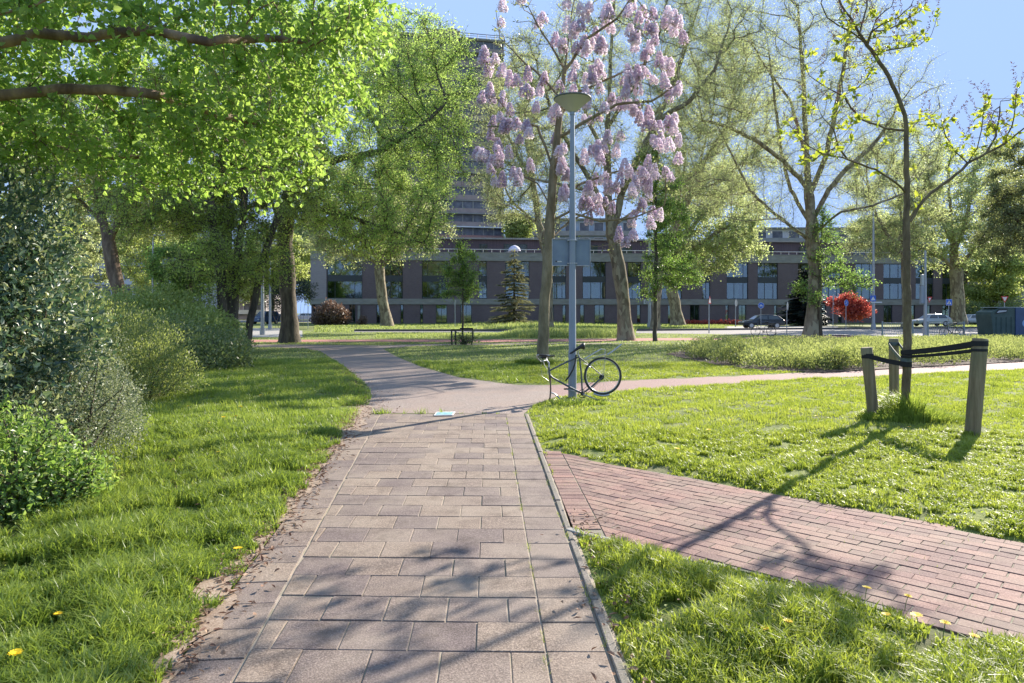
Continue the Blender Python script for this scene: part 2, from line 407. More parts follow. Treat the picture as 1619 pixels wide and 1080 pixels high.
tilep = [(XL(D_TOP)-.30, D_TOP), (XR(D_TOP)+.36, D_TOP), (XR(1.2)+.36, 1.2), (XL(1.2)-.30, 1.2)]
cycle = [(-60, 42.5), (-18, 40.6), (0, 41.3), (15.5, 44.5), (24, 49.5), (24, 46.5), (16, 41.3), (0, 37.4), (-10, 37.6), (-18, 37.0), (-60, 37.0)]
road_px = [(560,525.4),(800,525.8),(1040,527.2),(1200,530),(1330,531.5),(1480,533.5),(1619,535),(2600,548),(2600,518),(1619,519),(1330,520.5),(1040,523.2),(800,523.8),(560,524)]
road = [G(*q) for q in road_px]
left_plaza = [G(*q) for q in [(390,533.5),(478,533),(478,523),(440,519),(330,519),(-200,519),(-200,534)]]
side_street = [(-140, 118), (-28, 118), (-28, 150), (-140, 150)]
far_pave_px = [(1150,521.2),(1325,520.2),(1325,516),(1150,516)]
far_pave = [G(*q) for q in far_pave_px]
mulch_px = [(1052,561),(1130,578),(1200,587),(1300,590),(1400,584.5),(1619,572.5),(1900,558),(1900,538),(1619,540),(1400,541),(1250,542),(1120,547)]
mulch = [G(*q) for q in mulch_px]
mulch_left = [(-9, 4.7), (-3.6, 4.85), (-3.25, 5.5), (-3.5, 6.6), (-4.1, 7.6), (-5.2, 8.6), (-5.9, 10.5), (-6.0, 12.2), (-7.6, 14), (-7.6, 17.5), (-8.0, 24), (-12, 24), (-14, 8)]
hard = [gravel, branch, brickp, tilep, cycle, road, left_plaza, far_pave]

def inpoly(x, y, poly):
    x = np.asarray(x); y = np.asarray(y); c = np.zeros(x.shape, bool); n = len(poly)
    for i in range(n):
        (x1, y1), (x2, y2) = poly[i], poly[i-1]
        if y1 == y2: continue
        m = ((y1 > y) != (y2 > y)) & (x < (x2-x1)*(y-y1)/(y2-y1)+x1); c ^= m
    return c
def edist(x, y, poly):
    d = np.full(np.shape(x), 1e9)
    for i in range(len(poly)):
        a = np.array(poly[i-1]); b = np.array(poly[i]); ab = b-a; L = max((ab**2).sum(), 1e-9)
        t = np.clip(((x-a[0])*ab[0]+(y-a[1])*ab[1])/L, 0, 1)
        d = np.minimum(d, np.hypot(x-a[0]-t*ab[0], y-a[1]-t*ab[1]))
    return d
def hardmask(x, y):
    m = np.zeros(np.shape(x), bool); d = np.full(np.shape(x), 1e9)
    for p in hard: m |= inpoly(x, y, p); d = np.minimum(d, edist(x, y, p))
    return m, d
def w2(x, y, s, o=0):
    return (np.sin(2.1*x/s+1.3*y/s+o)+np.sin(-1.7*x/s+2.6*y/s+1.9*o)+np.sin(3.7*x/s-3.1*y/s+o*.7)*.7+np.sin(5.3*x/s+4.7*y/s+2.2*o)*.5)/3.2
TB = G(1432, 670)   # the staked tree
def height(x, y, m=None, d=None):
    x = np.asarray(x, float); y = np.asarray(y, float)
    if m is None: m, d = hardmask(x, y)
    r = np.clip(d/.3, 0, 1); r = r*r*(3-2*r); near = np.clip((30-y)/12, 0, 1)
    h = r*near*(.022+.016*w2(x, y, .55, 1)+.02*w2(x, y, 1.9, 2)+.007*w2(x, y, .16, 5))
    h += .10*np.exp(-((x-TB[0]-.05)**2+(y-TB[1])**2)/.45)
    h += np.clip((-2.3-x)/3, 0, 1)*.12*near*r
    return np.where(m, 0, h)

# ground sheet
xs = np.concatenate([-np.geomspace(1500, 31, 16), np.arange(-30, -8, .6), np.arange(-8, 9, .1), np.arange(9, 30, .6), np.geomspace(31, 1500, 16)])
ys = np.concatenate([np.array([-300, -60, -10, -2]), np.arange(0, 1.2, .4), np.arange(1.2, 15, .1), np.arange(15, 48, .5), np.geomspace(49, 2500, 40)])
XX, YY = np.meshgrid(xs, ys); ZZ = height(XX, YY)
V = np.stack([XX, YY, ZZ], -1).reshape(-1, 3); ny, nx_ = XX.shape
ii = (np.arange(ny-1)[:, None]*nx_+np.arange(nx_-1)).ravel()
Fc = np.stack([ii, ii+1, ii+nx_+1, ii+nx_], 1)
m, nt, b = newmat('lawn_soil')
big = noise(nt, 1.1, 5, .6); fine = noise(nt, 60, 4, .7); clump = noise(nt, 9, 5, .65)
soil = ramp(nt, [(.35, (.07,.055,.04)), (.65, (.15,.125,.09))], fine)
gr = ramp(nt, [(.3, (.07,.10,.02)), (.5, (.15,.19,.03)), (.7, (.24,.27,.06))], clump)
col = mix(nt, soil, gr, ramp(nt, [(.30, (.35,.35,.35)), (.5, (.95,.95,.95))], big))
nt.links.new(col, b.inputs['Base Color']); b.inputs['Roughness'].default_value = .95
bump(nt, b, fine, .6, .02)
M['lawn_soil'] = m
tag(np_mesh('ground', V, Fc, m, smooth=True), kind='structure')

def sheet(name, poly, z, mat):
    me = bpy.data.meshes.new(name); bm = bmesh.new()
    f = bm.faces.new([bm.verts.new((x, y, z)) for x, y in poly]); bm.normal_update()
    if f.normal.z < 0: f.normal_flip()
    bmesh.ops.triangulate(bm, faces=bm.faces[:]); bm.to_mesh(me); bm.free()
    return tag(mesh_obj(name, me, mat), kind='structure')
def speck(name, c0, c1, c2, big_c, bscale=.8, spk=170, rough=.85, attr=False, bstr=.35):
    m, nt, b = newmat(name)
    f = noise(nt, spk, 3, .8); col = ramp(nt, [(.32, c0), (.5, c1), (.66, c2)], f)
    v = N(nt, 'ShaderNodeTexVoronoi'); v.inputs['Scale'].default_value = spk*1.3; nt.links.new(coords(nt), v.inputs['Vector'])
    col = mix(nt, col, c2, ramp(nt, [(.10, (.55,.55,.55)), (.22, (0,0,0))], v.outputs['Distance']))
    if attr:
        a = N(nt, 'ShaderNodeAttribute', attribute_name='rnd').outputs['Fac']
        t = ramp(nt, attr, a); col = mix(nt, col, t, 1.0, 'MULTIPLY')
    col = mix(nt, col, big_c, ramp(nt, [(.42, (0,0,0)), (.70, (.6,.6,.6))], noise(nt, bscale, 6, .65)))
    if attr: col = mix(nt, col, (.45, .42, .40), ramp(nt, [(.50, (0,0,0)), (.66, (.55,.55,.55))], noise(nt, bscale*2.3, 7, .7)), 'MULTIPLY')
    nt.links.new(col, b.inputs['Base Color']); b.inputs['Roughness'].default_value = rough
    bump(nt, b, f, bstr, .01); return m
M['gravel'] = speck('gravel', (.11,.085,.07), (.24,.19,.16), (.42,.35,.30), (.31,.215,.165), .9, 48)
M['red_paving'] = speck('red_paving', (.17,.10,.085), (.27,.165,.145), (.36,.25,.22), (.30,.20,.16), .9, 70)
M['asphalt_old'] = speck('asphalt_old', (.16,.145,.14), (.24,.22,.21), (.33,.31,.30), (.27,.24,.22), .6, 90)
M['red_asphalt'] = speck('red_asphalt', (.34,.13,.10), (.42,.17,.14), (.50,.24,.19), (.36,.17,.14), .5, 60)
M['sand'] = speck('sand', (.28,.22,.17), (.38,.31,.24), (.48,.41,.33), (.17,.18,.08), 5, 200)
M['sandmoss'] = speck('sandmoss', (.14,.12,.09), (.22,.19,.14), (.32,.28,.22), (.11,.14,.05), 6, 150)
M['tile'] = speck('tile', (.10,.08,.068), (.215,.175,.148), (.42,.355,.305), (.33,.27,.21), 1.7, 105, .85, [(0, (.62,.57,.62)), (.3, (.76,.71,.72)), (.6, (.94,.86,.78)), (1, (1.02,.95,.86))])
M['brick_pave'] = speck('brick_pave', (.15,.08,.068), (.245,.145,.12), (.36,.235,.20), (.30,.24,.17), 1.6, 80, .85, [(0, (.60,.55,.60)), (.3, (.80,.74,.76)), (.6, (.95,.92,.9)), (1, (1.15,1.05,1.0))])
M['concrete'] = speck('concrete', (.27,.25,.225), (.35,.33,.30), (.44,.42,.38), (.26,.25,.20), 2, 150)
M['mulch'] = simple('mulch', (.06,.04,.03), .95, c2=(.16,.11,.08), scale=30, bmp=1, detail=6)

sheet('gravel_path', gravel, .005, M['gravel'])
sheet('side_path', branch, .005, M['red_paving'])
sheet('cycle_path', cycle, .006, M['red_asphalt'])
sheet('road', road, .006, M['asphalt_old'])
sheet('pavement', left_plaza, .006, M['concrete'])
sheet('pavement', far_pave, .006, M['concrete'])
sheet('side_street', side_street, .006, M['asphalt_old'])
sheet('soil_bed', mulch, .03, M['mulch'])
sheet('tile_path_bed', tilep, .006, M['sand'])
sheet('brick_path_bed', brickp, .006, M['sandmoss'])

def clip_half(poly, n, c):
    """keep points with n.p >= c"""
    out = []
    for i in range(len(poly)):
        a = poly[i-1]; b = poly[i]; da = n[0]*a[0]+n[1]*a[1]-c; db = n[0]*b[0]+n[1]*b[1]-c
        if (da >= 0) != (db >= 0):
            t = da/(da-db); out.append((a[0]+(b[0]-a[0])*t, a[1]+(b[1]-a[1])*t))
        if db >= 0: out.append(b)
    return out
def slabs(name, polys, gap, h, mat, jz=.002, bev=.004, tintf=None):
    bm = bmesh.new(); lay = bm.verts.layers.float.new('rnd')
    for p in polys:
        c = Vector((sum(q[0] for q in p)/len(p), sum(q[1] for q in p)/len(p)))
        def ins(k):
            o = []; n = len(p)
            for i in range(n):
                a = Vector(p[i-1]); b_ = Vector(p[i]); d = Vector(p[(i+1) % n])
                e1 = (b_-a).normalized(); e2 = (d-b_).normalized(); n1 = Vector((-e1.y, e1.x)); n2 = Vector((-e2.y, e2.x))
                if (c-b_).dot(n1) < 0: n1 = -n1
                if (c-b_).dot(n2) < 0: n2 = -n2
                bis = n1+n2; L = max(bis.length_squared/2, .3); o.append(b_+bis*k/L)
            return o
        z = h+rnd(-jz, jz); tx, ty = rnd(-1, 1)*.006, rnd(-1, 1)*.006; t = tintf(c) if tintf else random.random()
        def vz(q, zz): return zz+(q.x-c.x)*tx+(q.y-c.y)*ty
        g = gap*rnd(.4, 1.7)
        A = ins(g); Bq = ins(g+bev); n = len(p)
        v0 = [bm.verts.new((q.x, q.y, 0)) for q in A]; v1 = [bm.verts.new((q.x, q.y, vz(q, z-bev*.7))) for q in A]; v2 = [bm.verts.new((q.x, q.y, vz(q, z))) for q in Bq]
        for v in v0+v1+v2: v[lay] = t
        for i in range(n):
            j = (i+1) % n; bm.faces.new((v0[i], v0[j], v1[j], v1[i])); bm.faces.new((v1[i], v1[j], v2[j], v2[i]))
        bm.faces.new(v2)
    bmesh.ops.recalc_face_normals(bm, faces=bm.faces)
    me = bpy.data.meshes.new(name); bm.to_mesh(me); bm.free()
    return tag(mesh_obj(name, me, mat), kind='structure')
polys = []
T = .302
nrow = int((D_TOP-1.2)/T)
for r in range(nrow):
    y0 = D_TOP-(r+1)*T; y1 = y0+T; ln = (XL(y0)+.02)
    off = (.5 if r % 2 else 0)
    k = 0; x = 0.0
    sk = rnd(-.006, .006)
    # middle field, running bond from the right hand line
    u = 0.0; first = True
    while True:
        w_ = T*(.5 if (first and off) else 1.0)*1.08; first = False
        xr0, xr1 = XR(y0)-u, XR(y1)-u
        q = [(xr0-w_, y0+.05*(u+w_)*.5+sk), (xr0, y0+.05*u*.5+sk), (xr1, y1+.05*u*.5+sk), (xr1-w_, y1+.05*(u+w_)*.5+sk)]
        u += w_
        # clip by left line: x + .1105*(y-2.95) >= -1.2
        c = clip_half(q, (1, .1105), -1.2+.1105*2.95)
        if len(c) >= 3:
            ar = abs(sum(c[i-1][0]*c[i][1]-c[i][0]*c[i-1][1] for i in range(len(c))))/2
            if ar > .012: polys.append(c)
        if u > 3.2: break
for r in range(int((D_TOP-1.2)/T)+1):
    y0 = D_TOP-r*T; y1 = y0-T
    polys.append([(XR(y0)+.003, y0), (XR(y0)+.285, y0), (XR(y1)+.285, y1), (XR(y1)+.003, y1)])
    polys.append([(XL(y0)-.29, y0-.09), (XL(y0)-.003, y0-.06), (XL(y1)-.003, y1-.06), (XL(y1)-.29, y1-.09)])
slabs('tile_path', polys, .0032, .0125, M['tile'], .0025, .003)
kb = [[(XR(y)+.294, y), (XR(y)+.342, y), (XR(y-.98)+.342, y-.98), (XR(y-.98)+.294, y-.98)] for y in np.arange(D_TOP, 1.9, -1.0)]
M['kerb_brown'] = speck('kerb_brown', (.10,.085,.07), (.19,.165,.14), (.30,.27,.23), (.12,.12,.07), 3, 90)
slabs('kerb', kb, .003, .022, M['kerb_brown'], .005, .006)
# bricks along the side path
bp = []
d = Vector((.735, -.678)); nn = Vector((.678, .735)); o0 = Vector(bl[0])
cl = (XR(5)+.352, 5.0)
for j in range(-4, 26):
    for i in range(-12, 40):
        cc = o0+d*((i+(j % 2)*.5)*.208+rnd(-.003, .003))+nn*(j*.104)
        q = [cc, cc+d*.205, cc+d*.205+nn*.101, cc+nn*.101]; q = [(a.x, a.y) for a in q]
        m_ = cc+d*.1+nn*.05
        if not inpoly(np.array([m_.x]), np.array([m_.y]), brickp)[0]: continue
        q = clip_half(q, (1, .034), XR(0)+.352+.215)
        if len(q) >= 3:
            ar = abs(sum(q[i_-1][0]*q[i_][1]-q[i_][0]*q[i_-1][1] for i_ in range(len(q))))/2
            if ar > .004: bp.append(q)
y = 7.85
while y > 5.05:
    x0 = XR(y)+.357; bp.append([(x0, y), (x0+.205, y), (x0+.205+.0035, y-.103), (x0+.0035, y-.103)]); y -= .105
slabs('brick_path', bp, .0016, .0115, M['brick_pave'], .0025, .003)
# grey edging on the near side of the bricks
ed = []
for i in range(0, 3):
    a = Vector(bl[0])+d*(i*.5)-nn*.075; ed.append([(a.x, a.y), tuple(a+d*.49), tuple(a+d*.49+nn*.07), tuple(a+nn*.07)])
slabs('brick_edging', [[tuple(q) for q in p] for p in ed], .004, .022, M['concrete'], .004, .006)
# road kerbs
def kerb_line(pts, wd, h, name='road_kerb', mat=None):
    mb = MB()
    for a, b_ in zip(pts[:-1], pts[1:]):
        a = Vector(a); b_ = Vector(b_); e = (b_-a).normalized(); nq = Vector((-e.y, e.x))*wd
        q = [a, b_, b_+nq, a+nq]; mb.poly([(p.x, p.y, 0) for p in q], h, (0, 0, 1))
    return tag(mb.build(name, mat or M['concrete']), kind='structure')
M['kerb_dark'] = simple('kerb_dark', (.10,.09,.085), .9, c2=(.17,.155,.14), scale=5)
kerb_line([G(*q) for q in [(560,524),(800,523.8),(1040,523.2),(1330,520.5),(1619,519),(2600,518)]], .45, .18, mat=M['kerb_dark'])
# painted plate set in the tiles
q = [G(686, 659.5), G(716, 659), G(720, 653.6), G(690, 654)]
mb = MB(); mb.poly([(x, y, .02) for x, y in q], .008, (0, 0, 1)); pl = empty('path_marker_tile', (0, 0, 0), 0, 'white-edged turquoise marker tile set in the far end of the tiled path', 'marker tile')
mb.build('border', simple('paint_white', (.8, .8, .78), .5), pl)
c = (sum(a[0] for a in q)/4, sum(a[1] for a in q)/4); mb = MB(); mb.poly([(c[0]+(x-c[0])*.86, c[1]+(y-c[1])*.72-.02, .0285) for x, y in q], .002, (0, 0, 1))
mb.build('face', simple('paint_teal', (.16, .38, .42), .5, c2=(.36, .58, .60), scale=14), pl)

# ================================================================ GRASS
def blades(name, x, y, L, W, lean, mat, seg=2, rv=None, dirs=None):
    n = len(x); z = height(x, y); a = rng.random(n)*2*np.pi if dirs is None else dirs
    dx, dy = np.cos(a), np.sin(a); w_ = W/2; sx, sy = -np.sin(a+rng.normal(size=n)*.8), np.cos(a+rng.normal(size=n)*.8)
    b0 = np.stack([x, y, z-.005], 1); s = np.stack([sx, sy, np.zeros(n)], 1)*w_[:, None]; dd = np.stack([dx, dy, np.zeros(n)], 1)
    tip = b0+dd*(L*lean)[:, None]+np.array([0, 0, 1])*(L*np.sqrt(np.maximum(1-lean**2*.8, .08)))[:, None]
    if seg == 1:
        V = np.stack([b0-s, b0+s, tip], 1).reshape(-1, 3); Fc = np.arange(n*3).reshape(-1, 3); k = 3
    else:
        mid = b0+dd*(L*lean*.3)[:, None]+np.array([0, 0, 1])*(L*.62)[:, None]
        V = np.stack([b0-s, b0+s, mid+s*.8, mid-s*.8, tip], 1).reshape(-1, 3); b_ = np.arange(n)[:, None]*5
        Fc = np.stack([b_+np.array([0, 1, 2]), b_+np.array([0, 2, 3]), b_+np.array([3, 2, 4])], 1).reshape(-1, 3); k = 5
    r = rng.random(n) if rv is None else rv
    return tag(np_mesh(name, V, Fc, mat, attr=np.repeat(np.clip(r, 0, 1), k)), kind='stuff', cat='grass')
def scatter(n, y0, y1, x0f, x1f, pw=1.0):
    """points with x between x0f*y and x1f*y, more of them near the viewer"""
    u = rng.random(n)
    y = (y0**(2-pw)+u*(y1**(2-pw)-y0**(2-pw)))**(1/(2-pw)) if pw != 2 else y0*(y1/y0)**u
    a_ = y*x0f-(1.6 if x0f < -.5 else 0); b_ = y*x1f+(2.6 if x1f > .5 else 0); x = a_+rng.random(n)*(b_-a_); return x, y
def lawn(x, y, edge=.05, tuft=True):
    m, d = hardmask(x, y); d = d-np.where((x < -1.2) & (y < 20), .02, 0)+.09*w2(x, y, .18, 4)+.05*w2(x, y, .06, 9)
    k = (~m) & (d > edge) & ~inpoly(x, y, mulch); return k
def tufts(n, y0, y1, fa, fb, pw, per, rad):
    x, y = scatter(n, y0, y1, fa, fb, pw); x = np.repeat(x, per); y = np.repeat(y, per); a = rng.random(len(x))*6.283; r = rad*np.sqrt(rng.random(len(x)))
    return x+r*np.cos(a), y+r*np.sin(a), a
# near field, tufted
bare = lambda x, y: (w2(x, y, .42, 11)+.5*w2(x, y, .15, 3)) > .50
for nm_, fa, fb, lab, Lm, mt in (('long_grass', -.85, .02, 'long bright green grass left of the tiled path', .115, 'grass_long'), ('lawn_grass', .02, .85, 'short green lawn grass right of the tiled path', .062, 'grass')):
    x, y, a = tufts(30000, 1.7, 9, fa, fb, 1.25, 13, .028)
    k = lawn(x, y, .02) & ~bare(x, y); 
    if fa < 0: k &= ~inpoly(x, y, mulch_left) | (rng.random(len(x)) < .25)
    x, y, a = x[k], y[k], a[k]; n = len(x)
    ht = 1+.55*w2(x, y, .5, 7)+.25*w2(x, y, .17, 1)
    _, d = hardmask(x, y); ht *= .55+.45*np.clip(d/.4, 0, 1)
    if fa > 0: ht *= 1+.55*np.clip((6.2-y-.35*x)/1.5, 0, 1)*1.0
    L = Lm*np.clip(ht, .35, 2)*(.6+.8*rng.random(n)); rv = .45+.3*w2(x, y, .35, 6)+.5*(rng.random(n)-.5)
    tag(blades(nm_, x, y, L, (.0045+.0035*rng.random(n))*(1+y*.08), .25+.65*rng.random(n), M[mt], 2, rv, a+rng.normal(size=n)*.5), lab)
    x, y, a = tufts(32000, 8.5, 22, fa, fb, 1.0, 9, .07); k = lawn(x, y, .04) & ~bare(x, y)
    if fa < 0: k &= ~inpoly(x, y, mulch_left)
    x, y, a = x[k], y[k], a[k]; n = len(x); ht = 1+.5*w2(x, y, .8, 7)+.25*w2(x, y, .25, 1)
    L = (.085 if fa < 0 else .055)*np.clip(ht, .35, 2)*(.6+.8*rng.random(n)); rv = .5+.3*w2(x, y, .6, 6)+.5*(rng.random(n)-.5)
    tag(blades(nm_, x, y, L, (.009+.006*rng.random(n))*(1+(y-8)*.05), .25+.6*rng.random(n), M[mt], 1, rv, a), lab.replace('grass', 'grass further back'))
x, y = scatter(130000, 21, 60, -.85, .85, 1.0); k = lawn(x, y, .1); x, y = x[k], y[k]; n = len(x)
tag(blades('lawn_grass', x, y, .07*(.6+.8*rng.random(n))*(1+.3*w2(x, y, 2, 3)), .03+.02*rng.random(n), .3+.5*rng.random(n), M['grass_far'], 1, .5+.3*w2(x, y, 2.2, 2)+.4*(rng.random(n)-.5)), 'sunlit lawn beyond the branching paths')
# rough verge beyond the cycle path
x, y = scatter(90000, 57, 98, -.85, .85, 1.0)
k = lawn(x, y, .3) & ~inpoly(x, y, [(28, 64), (45, 64), (60, 99), (28, 99)]) & (x > -.29*y); x, y = x[k], y[k]; n = len(x)
tall = np.clip(1-np.abs((x/y-.02)/.14), 0, 1); Lh = .16+.55*tall*(.6+.6*w2(x, y, 3, 1))
tag(blades('verge_grass', x, y, np.clip(Lh, .1, 1)*(.6+.8*rng.random(n)), .07+.05*rng.random(n), .2+.4*rng.random(n), M['grass_far'], 1, .5+.4*w2(x, y, 4, 2)+.4*(rng.random(n)-.5)), 'tall pale grass on the verge before the brick building')
x, y = scatter(14000, 44, 54, -.2, .18, 1.0); k = lawn(x, y, .3); x, y = x[k], y[k]; n = len(x); 
tall = np.clip((x/y+.02)/.03, 0, 1)
tag(blades('rough_grass', x, y, (.12+.35*tall)*(.6+.8*rng.random(n)), .04+.03*rng.random(n), .2+.4*rng.random(n), M['grass_far'], 1), 'rough taller grass along the far edge of the red cycle path')
# tuft around the staked tree
n = 6500; a = rng.random(n)*6.283; r = .62*np.sqrt(rng.random(n)); x = TB[0]+.12+r*np.cos(a)*1.25; y = TB[1]+r*np.sin(a)*.75
L = (.11*np.exp(-(r/.42)**2)+.07)*(.5+.9*rng.random(n)); tag(blades('grass_tuft', x, y, L*(1+.9*(np.abs(x-TB[0]) < .14)), .006+.006*rng.random(n), .2+.6*rng.random(n), M['grass_long'], 2, None, a), 'dense tuft of long grass round the foot of the staked tree')
for (bx, by, nn_, hh, lab) in ((*G(912, 640), 700, .085, 'long grass round the lamp post foot'), (*G(858, 577), 1600, .2, 'grass tuft left of the blossoming tree trunk')):
    a = rng.random(nn_)*6.283; r = .45*np.sqrt(rng.random(nn_)); tag(blades('grass_tuft', bx+r*np.cos(a)*1.3-(.25 if by > 20 else 0), by+r*np.sin(a)*.6, hh*(.4+.9*rng.random(nn_)), .01+.008*rng.random(nn_), .2+.6*rng.random(nn_), M['grass_long'], 2, None, a), lab)
# clover-like leaves and plantain among the grass (ground cover)
x, y = scatter(14000, 2.3, 11, -.85, .85, 1.2); k = lawn(x, y, .03) & (w2(x, y, .6, 21) > .15); x, y = x[k], y[k]; n = len(x)
Pn = np.stack([x, y, height(x, y)+.015+.03*rng.random(n)], 1); ax = nrmz(rdir(n)*np.array([1, 1, .25])); nmz = nrmz(rdir(n)*.4+np.array([0, 0, 1]))
o = leaves('clover', Pn, ax, nmz, .018+.018*rng.random(n), .013+.012*rng.random(n), M['grass_long'], None, 6); tag(o, 'small round clover leaves low in the grass', 'clover', kind='stuff')
# dead leaves and bark litter
M['litter'] = leafmat('litter', (.16,.075,.045), (.26,.15,.09), (.38,.27,.18), .15, (1, 1, 1), .7)
n = 2600; y = 2.6+rng.random(n)**1.1*17; side = rng.normal(size=n)*.10; x = XL(y)-.33+side-.02*np.clip(y-8, 0, 10)
x = np.where(y > 10.7, G(572, 630)[0]+(y-12.8)*(-.32)+side*2.2-.05, x)
x2, y2 = scatter(1500, 4.5, 22, -.8, -.2, 1); k2 = inpoly(x2, y2, mulch_left); x = np.concatenate([x, x2[k2]]); y = np.concatenate([y, y2[k2]])
x3 = -3.2+rng.normal(size=900)*.35; y3 = 6.4+rng.normal(size=900)*1.2; x = np.concatenate([x, x3]); y = np.concatenate([y, y3]); n = len(x)
x4 = XR(4.5)+.45+rng.normal(size=160)*.12; y4 = 2.5+rng.random(160)*3; x = np.concatenate([x, x4]); y = np.concatenate([y, y4]); n = len(x)
Pn = np.stack([x, y, height(x, y)+.024+.02*rng.random(n)], 1)
o = leaves('leaf_litter', Pn, nrmz(rdir(n)*np.array([1, 1, .3])), nrmz(rdir(n)*.5+np.array([0, 0, 1])), .02+.035*rng.random(n), .010+.016*rng.random(n), M['litter'], None, 6)
tag(o, 'brown dead leaves and twigs along the left path edge', 'leaf litter', kind='stuff')
# dirt spilled over the left border of the tiles, and soil strip under the ragged grass edge
edgeL = []; edgeR = []
for i in range(150):
    y = 2.2+i*.095; xl = XL(min(y, D_TOP))-.29-(0 if y < D_TOP else -.0)
    if y > D_TOP: xl = G(572, 630)[0]-.1+(y-12.8)*(-.30)
    w_ = -.01+.05*math.sin(y*2.3)+.04*math.sin(y*7.1+1)+.03*math.sin(y*17)+rnd(-.012, .012)+.16*math.exp(-((y-10.2)/1.6)**2)
    edgeL.append((xl-.22, y)); edgeR.append((xl+max(w_, -.02), y))
M['dirt'] = speck('dirt', (.20,.145,.10), (.32,.24,.175), (.44,.35,.27), (.19,.12,.08), 4, 60)
sheet('dirt_strip', edgeL+edgeR[::-1], .0225, M['dirt'])
# weeds in the joints of bricks and tiles
x, y = scatter(60000, 3.2, 8.2, .05, .8, 1.0); k = inpoly(x, y, brickp) & (w2(x, y, .28, 31)+.5*w2(x, y, .09, 2) > .42); u_ = (x-o0.x)*nn.x+(y-o0.y)*nn.y; k &= np.abs((u_/.104) % 1-.0) < .16
x, y = x[k], y[k]; n = len(x); tag(blades('joint_weeds', x, y, .014+.03*rng.random(n)**2, .004+.003*rng.random(n), .3+.6*rng.random(n), M['grass'], 1), 'thin weeds sprouting from the brick joints')
yy_ = 2.3+rng.random(5200)*8.3; side_ = rng.random(5200) < .6; xx_ = np.where(side_, XR(yy_)+.290+rng.normal(size=5200)*.004, XR(yy_)+rng.normal(size=5200)*.003); k = w2(xx_, yy_, .22, 12)+.4*w2(xx_, yy_, .05, 3) > .25
x, y = xx_[k], yy_[k]; n = len(x); tag(blades('joint_weeds', x, y, .02+.035*rng.random(n)**2, .003+.003*rng.random(n), .3+.6*rng.random(n), M['grass'], 1), 'thin weeds growing along the kerb of the tiled path')
# bare soil crumbs
M['soil'] = simple('soil', (.13,.10,.075), .95, c2=(.26,.215,.165), scale=40, bmp=1)
sheet('soil_bed', mulch_left, .004, M['mulch']).location.z = .012
# dandelions
dand = [(92,1008),(25,1073),(376,888),(74,836),(371,679),(354,681),(332,690),(380,660),(345,735),(268,693),(300,665),(412,640),(1235,1010),(1242,1022),(1217,1034),(1366,958),(1402,1001),(1450,1000),(1490,1022),(1305,737),(1018,682),(1158,674),(1070,724),(1440,690),(1250,660),(1262,664),(1290,668),(1332,660),(1120,690),(1365,668),(980,590),(1050,575),(1005,570),(1535,1040),(1430,968)]
M['petal'] = simple('petal', (.85,.60,.01), .6); M['stemg'] = simple('stemg', (.12,.2,.05), .6)
proto = None
for i, q in enumerate(dand):
    gx, gy = G(*q); gz = float(height(np.array([gx]), np.array([gy]))[0])
    reg = 0 if q[0] < 500 else (1 if q[1] > 900 else 2)
    lab = ['small yellow dandelion flower in the long grass left of the path', 'yellow dandelion flower in the nearest grass verge at the right', 'tiny yellow dandelion flower in the right-hand lawn'][reg]
    if proto is None:
        r_ = empty('dandelion', (gx, gy, gz), 0); mb = MB(); mb.tube([(0, 0, 0), (.004, 0, .05), (.0, .003, .085)], .002, 5); mb.build('stem', M['stemg'], r_)
        mb = MB(); 
        for k in range(34):
            a = k*2.4; rr = .004+.014*math.sqrt(k/34); c_ = Vector((0, .003, .085)); dq = Vector((math.cos(a), math.sin(a), .45-.3*k/34)).normalized(); s_ = Vector((-math.sin(a), math.cos(a), 0))*.003
            mb.add([c_-s_, c_+s_, c_+dq*(rr+.008)+s_*.8, c_+dq*(rr+.008)-s_*.8], [(0, 1, 2, 3)])
        mb.build('flower_head', M['petal'], r_); proto = r_; c = r_
    else:
        c = proto.copy(); COL.objects.link(c)
        for ch in list(proto.children): e_ = ch.copy(); COL.objects.link(e_); e_.parent = c
    c.location = (gx, gy, gz); s_ = rnd(.8, 1.25)*(1 if gy < 6 else 1.2); c.scale = (s_, s_, rnd(.8, 1.2)); c.rotation_euler = (rnd(-.2, .2), rnd(-.2, .2), rnd(0, 6))
    tag(c, lab, 'dandelion', ['dandelions in the left grass', 'dandelions in the near verge', 'dandelions in the right lawn'][reg])
# daisies, as uncountable white specks
x, y = scatter(260, 6, 24, .05, .75, 1.0); k = lawn(x, y, .1) & (w2(x, y, 1.6, 5) > .1); x, y = x[k], y[k]; n = len(x)
Pn = np.repeat(np.stack([x, y, height(x, y)+.06], 1), 5, 0); ax = nrmz(rdir(n*5)*np.array([1, 1, .2])); 
tag(leaves('daisies', Pn, ax, nrmz(rdir(n*5)*.3+np.array([0, 0, 1])), .014, .009, simple('daisy_white', (.8, .8, .76), .6), None, 4), 'tiny white daisies and seed heads dotted over the lawn', 'daisies', kind='stuff')
# ================================================================ TREES
def PL(pts, D):
    """polyline of (px,py[,dD]) at distance D; first point dropped to the ground"""
    out = [P(q[0], q[1], D+(q[2] if len(q) > 2 else 0)) for q in pts]; return out
def grounded(pts, D):
    o = PL(pts, D); o[0].z = 0; return o

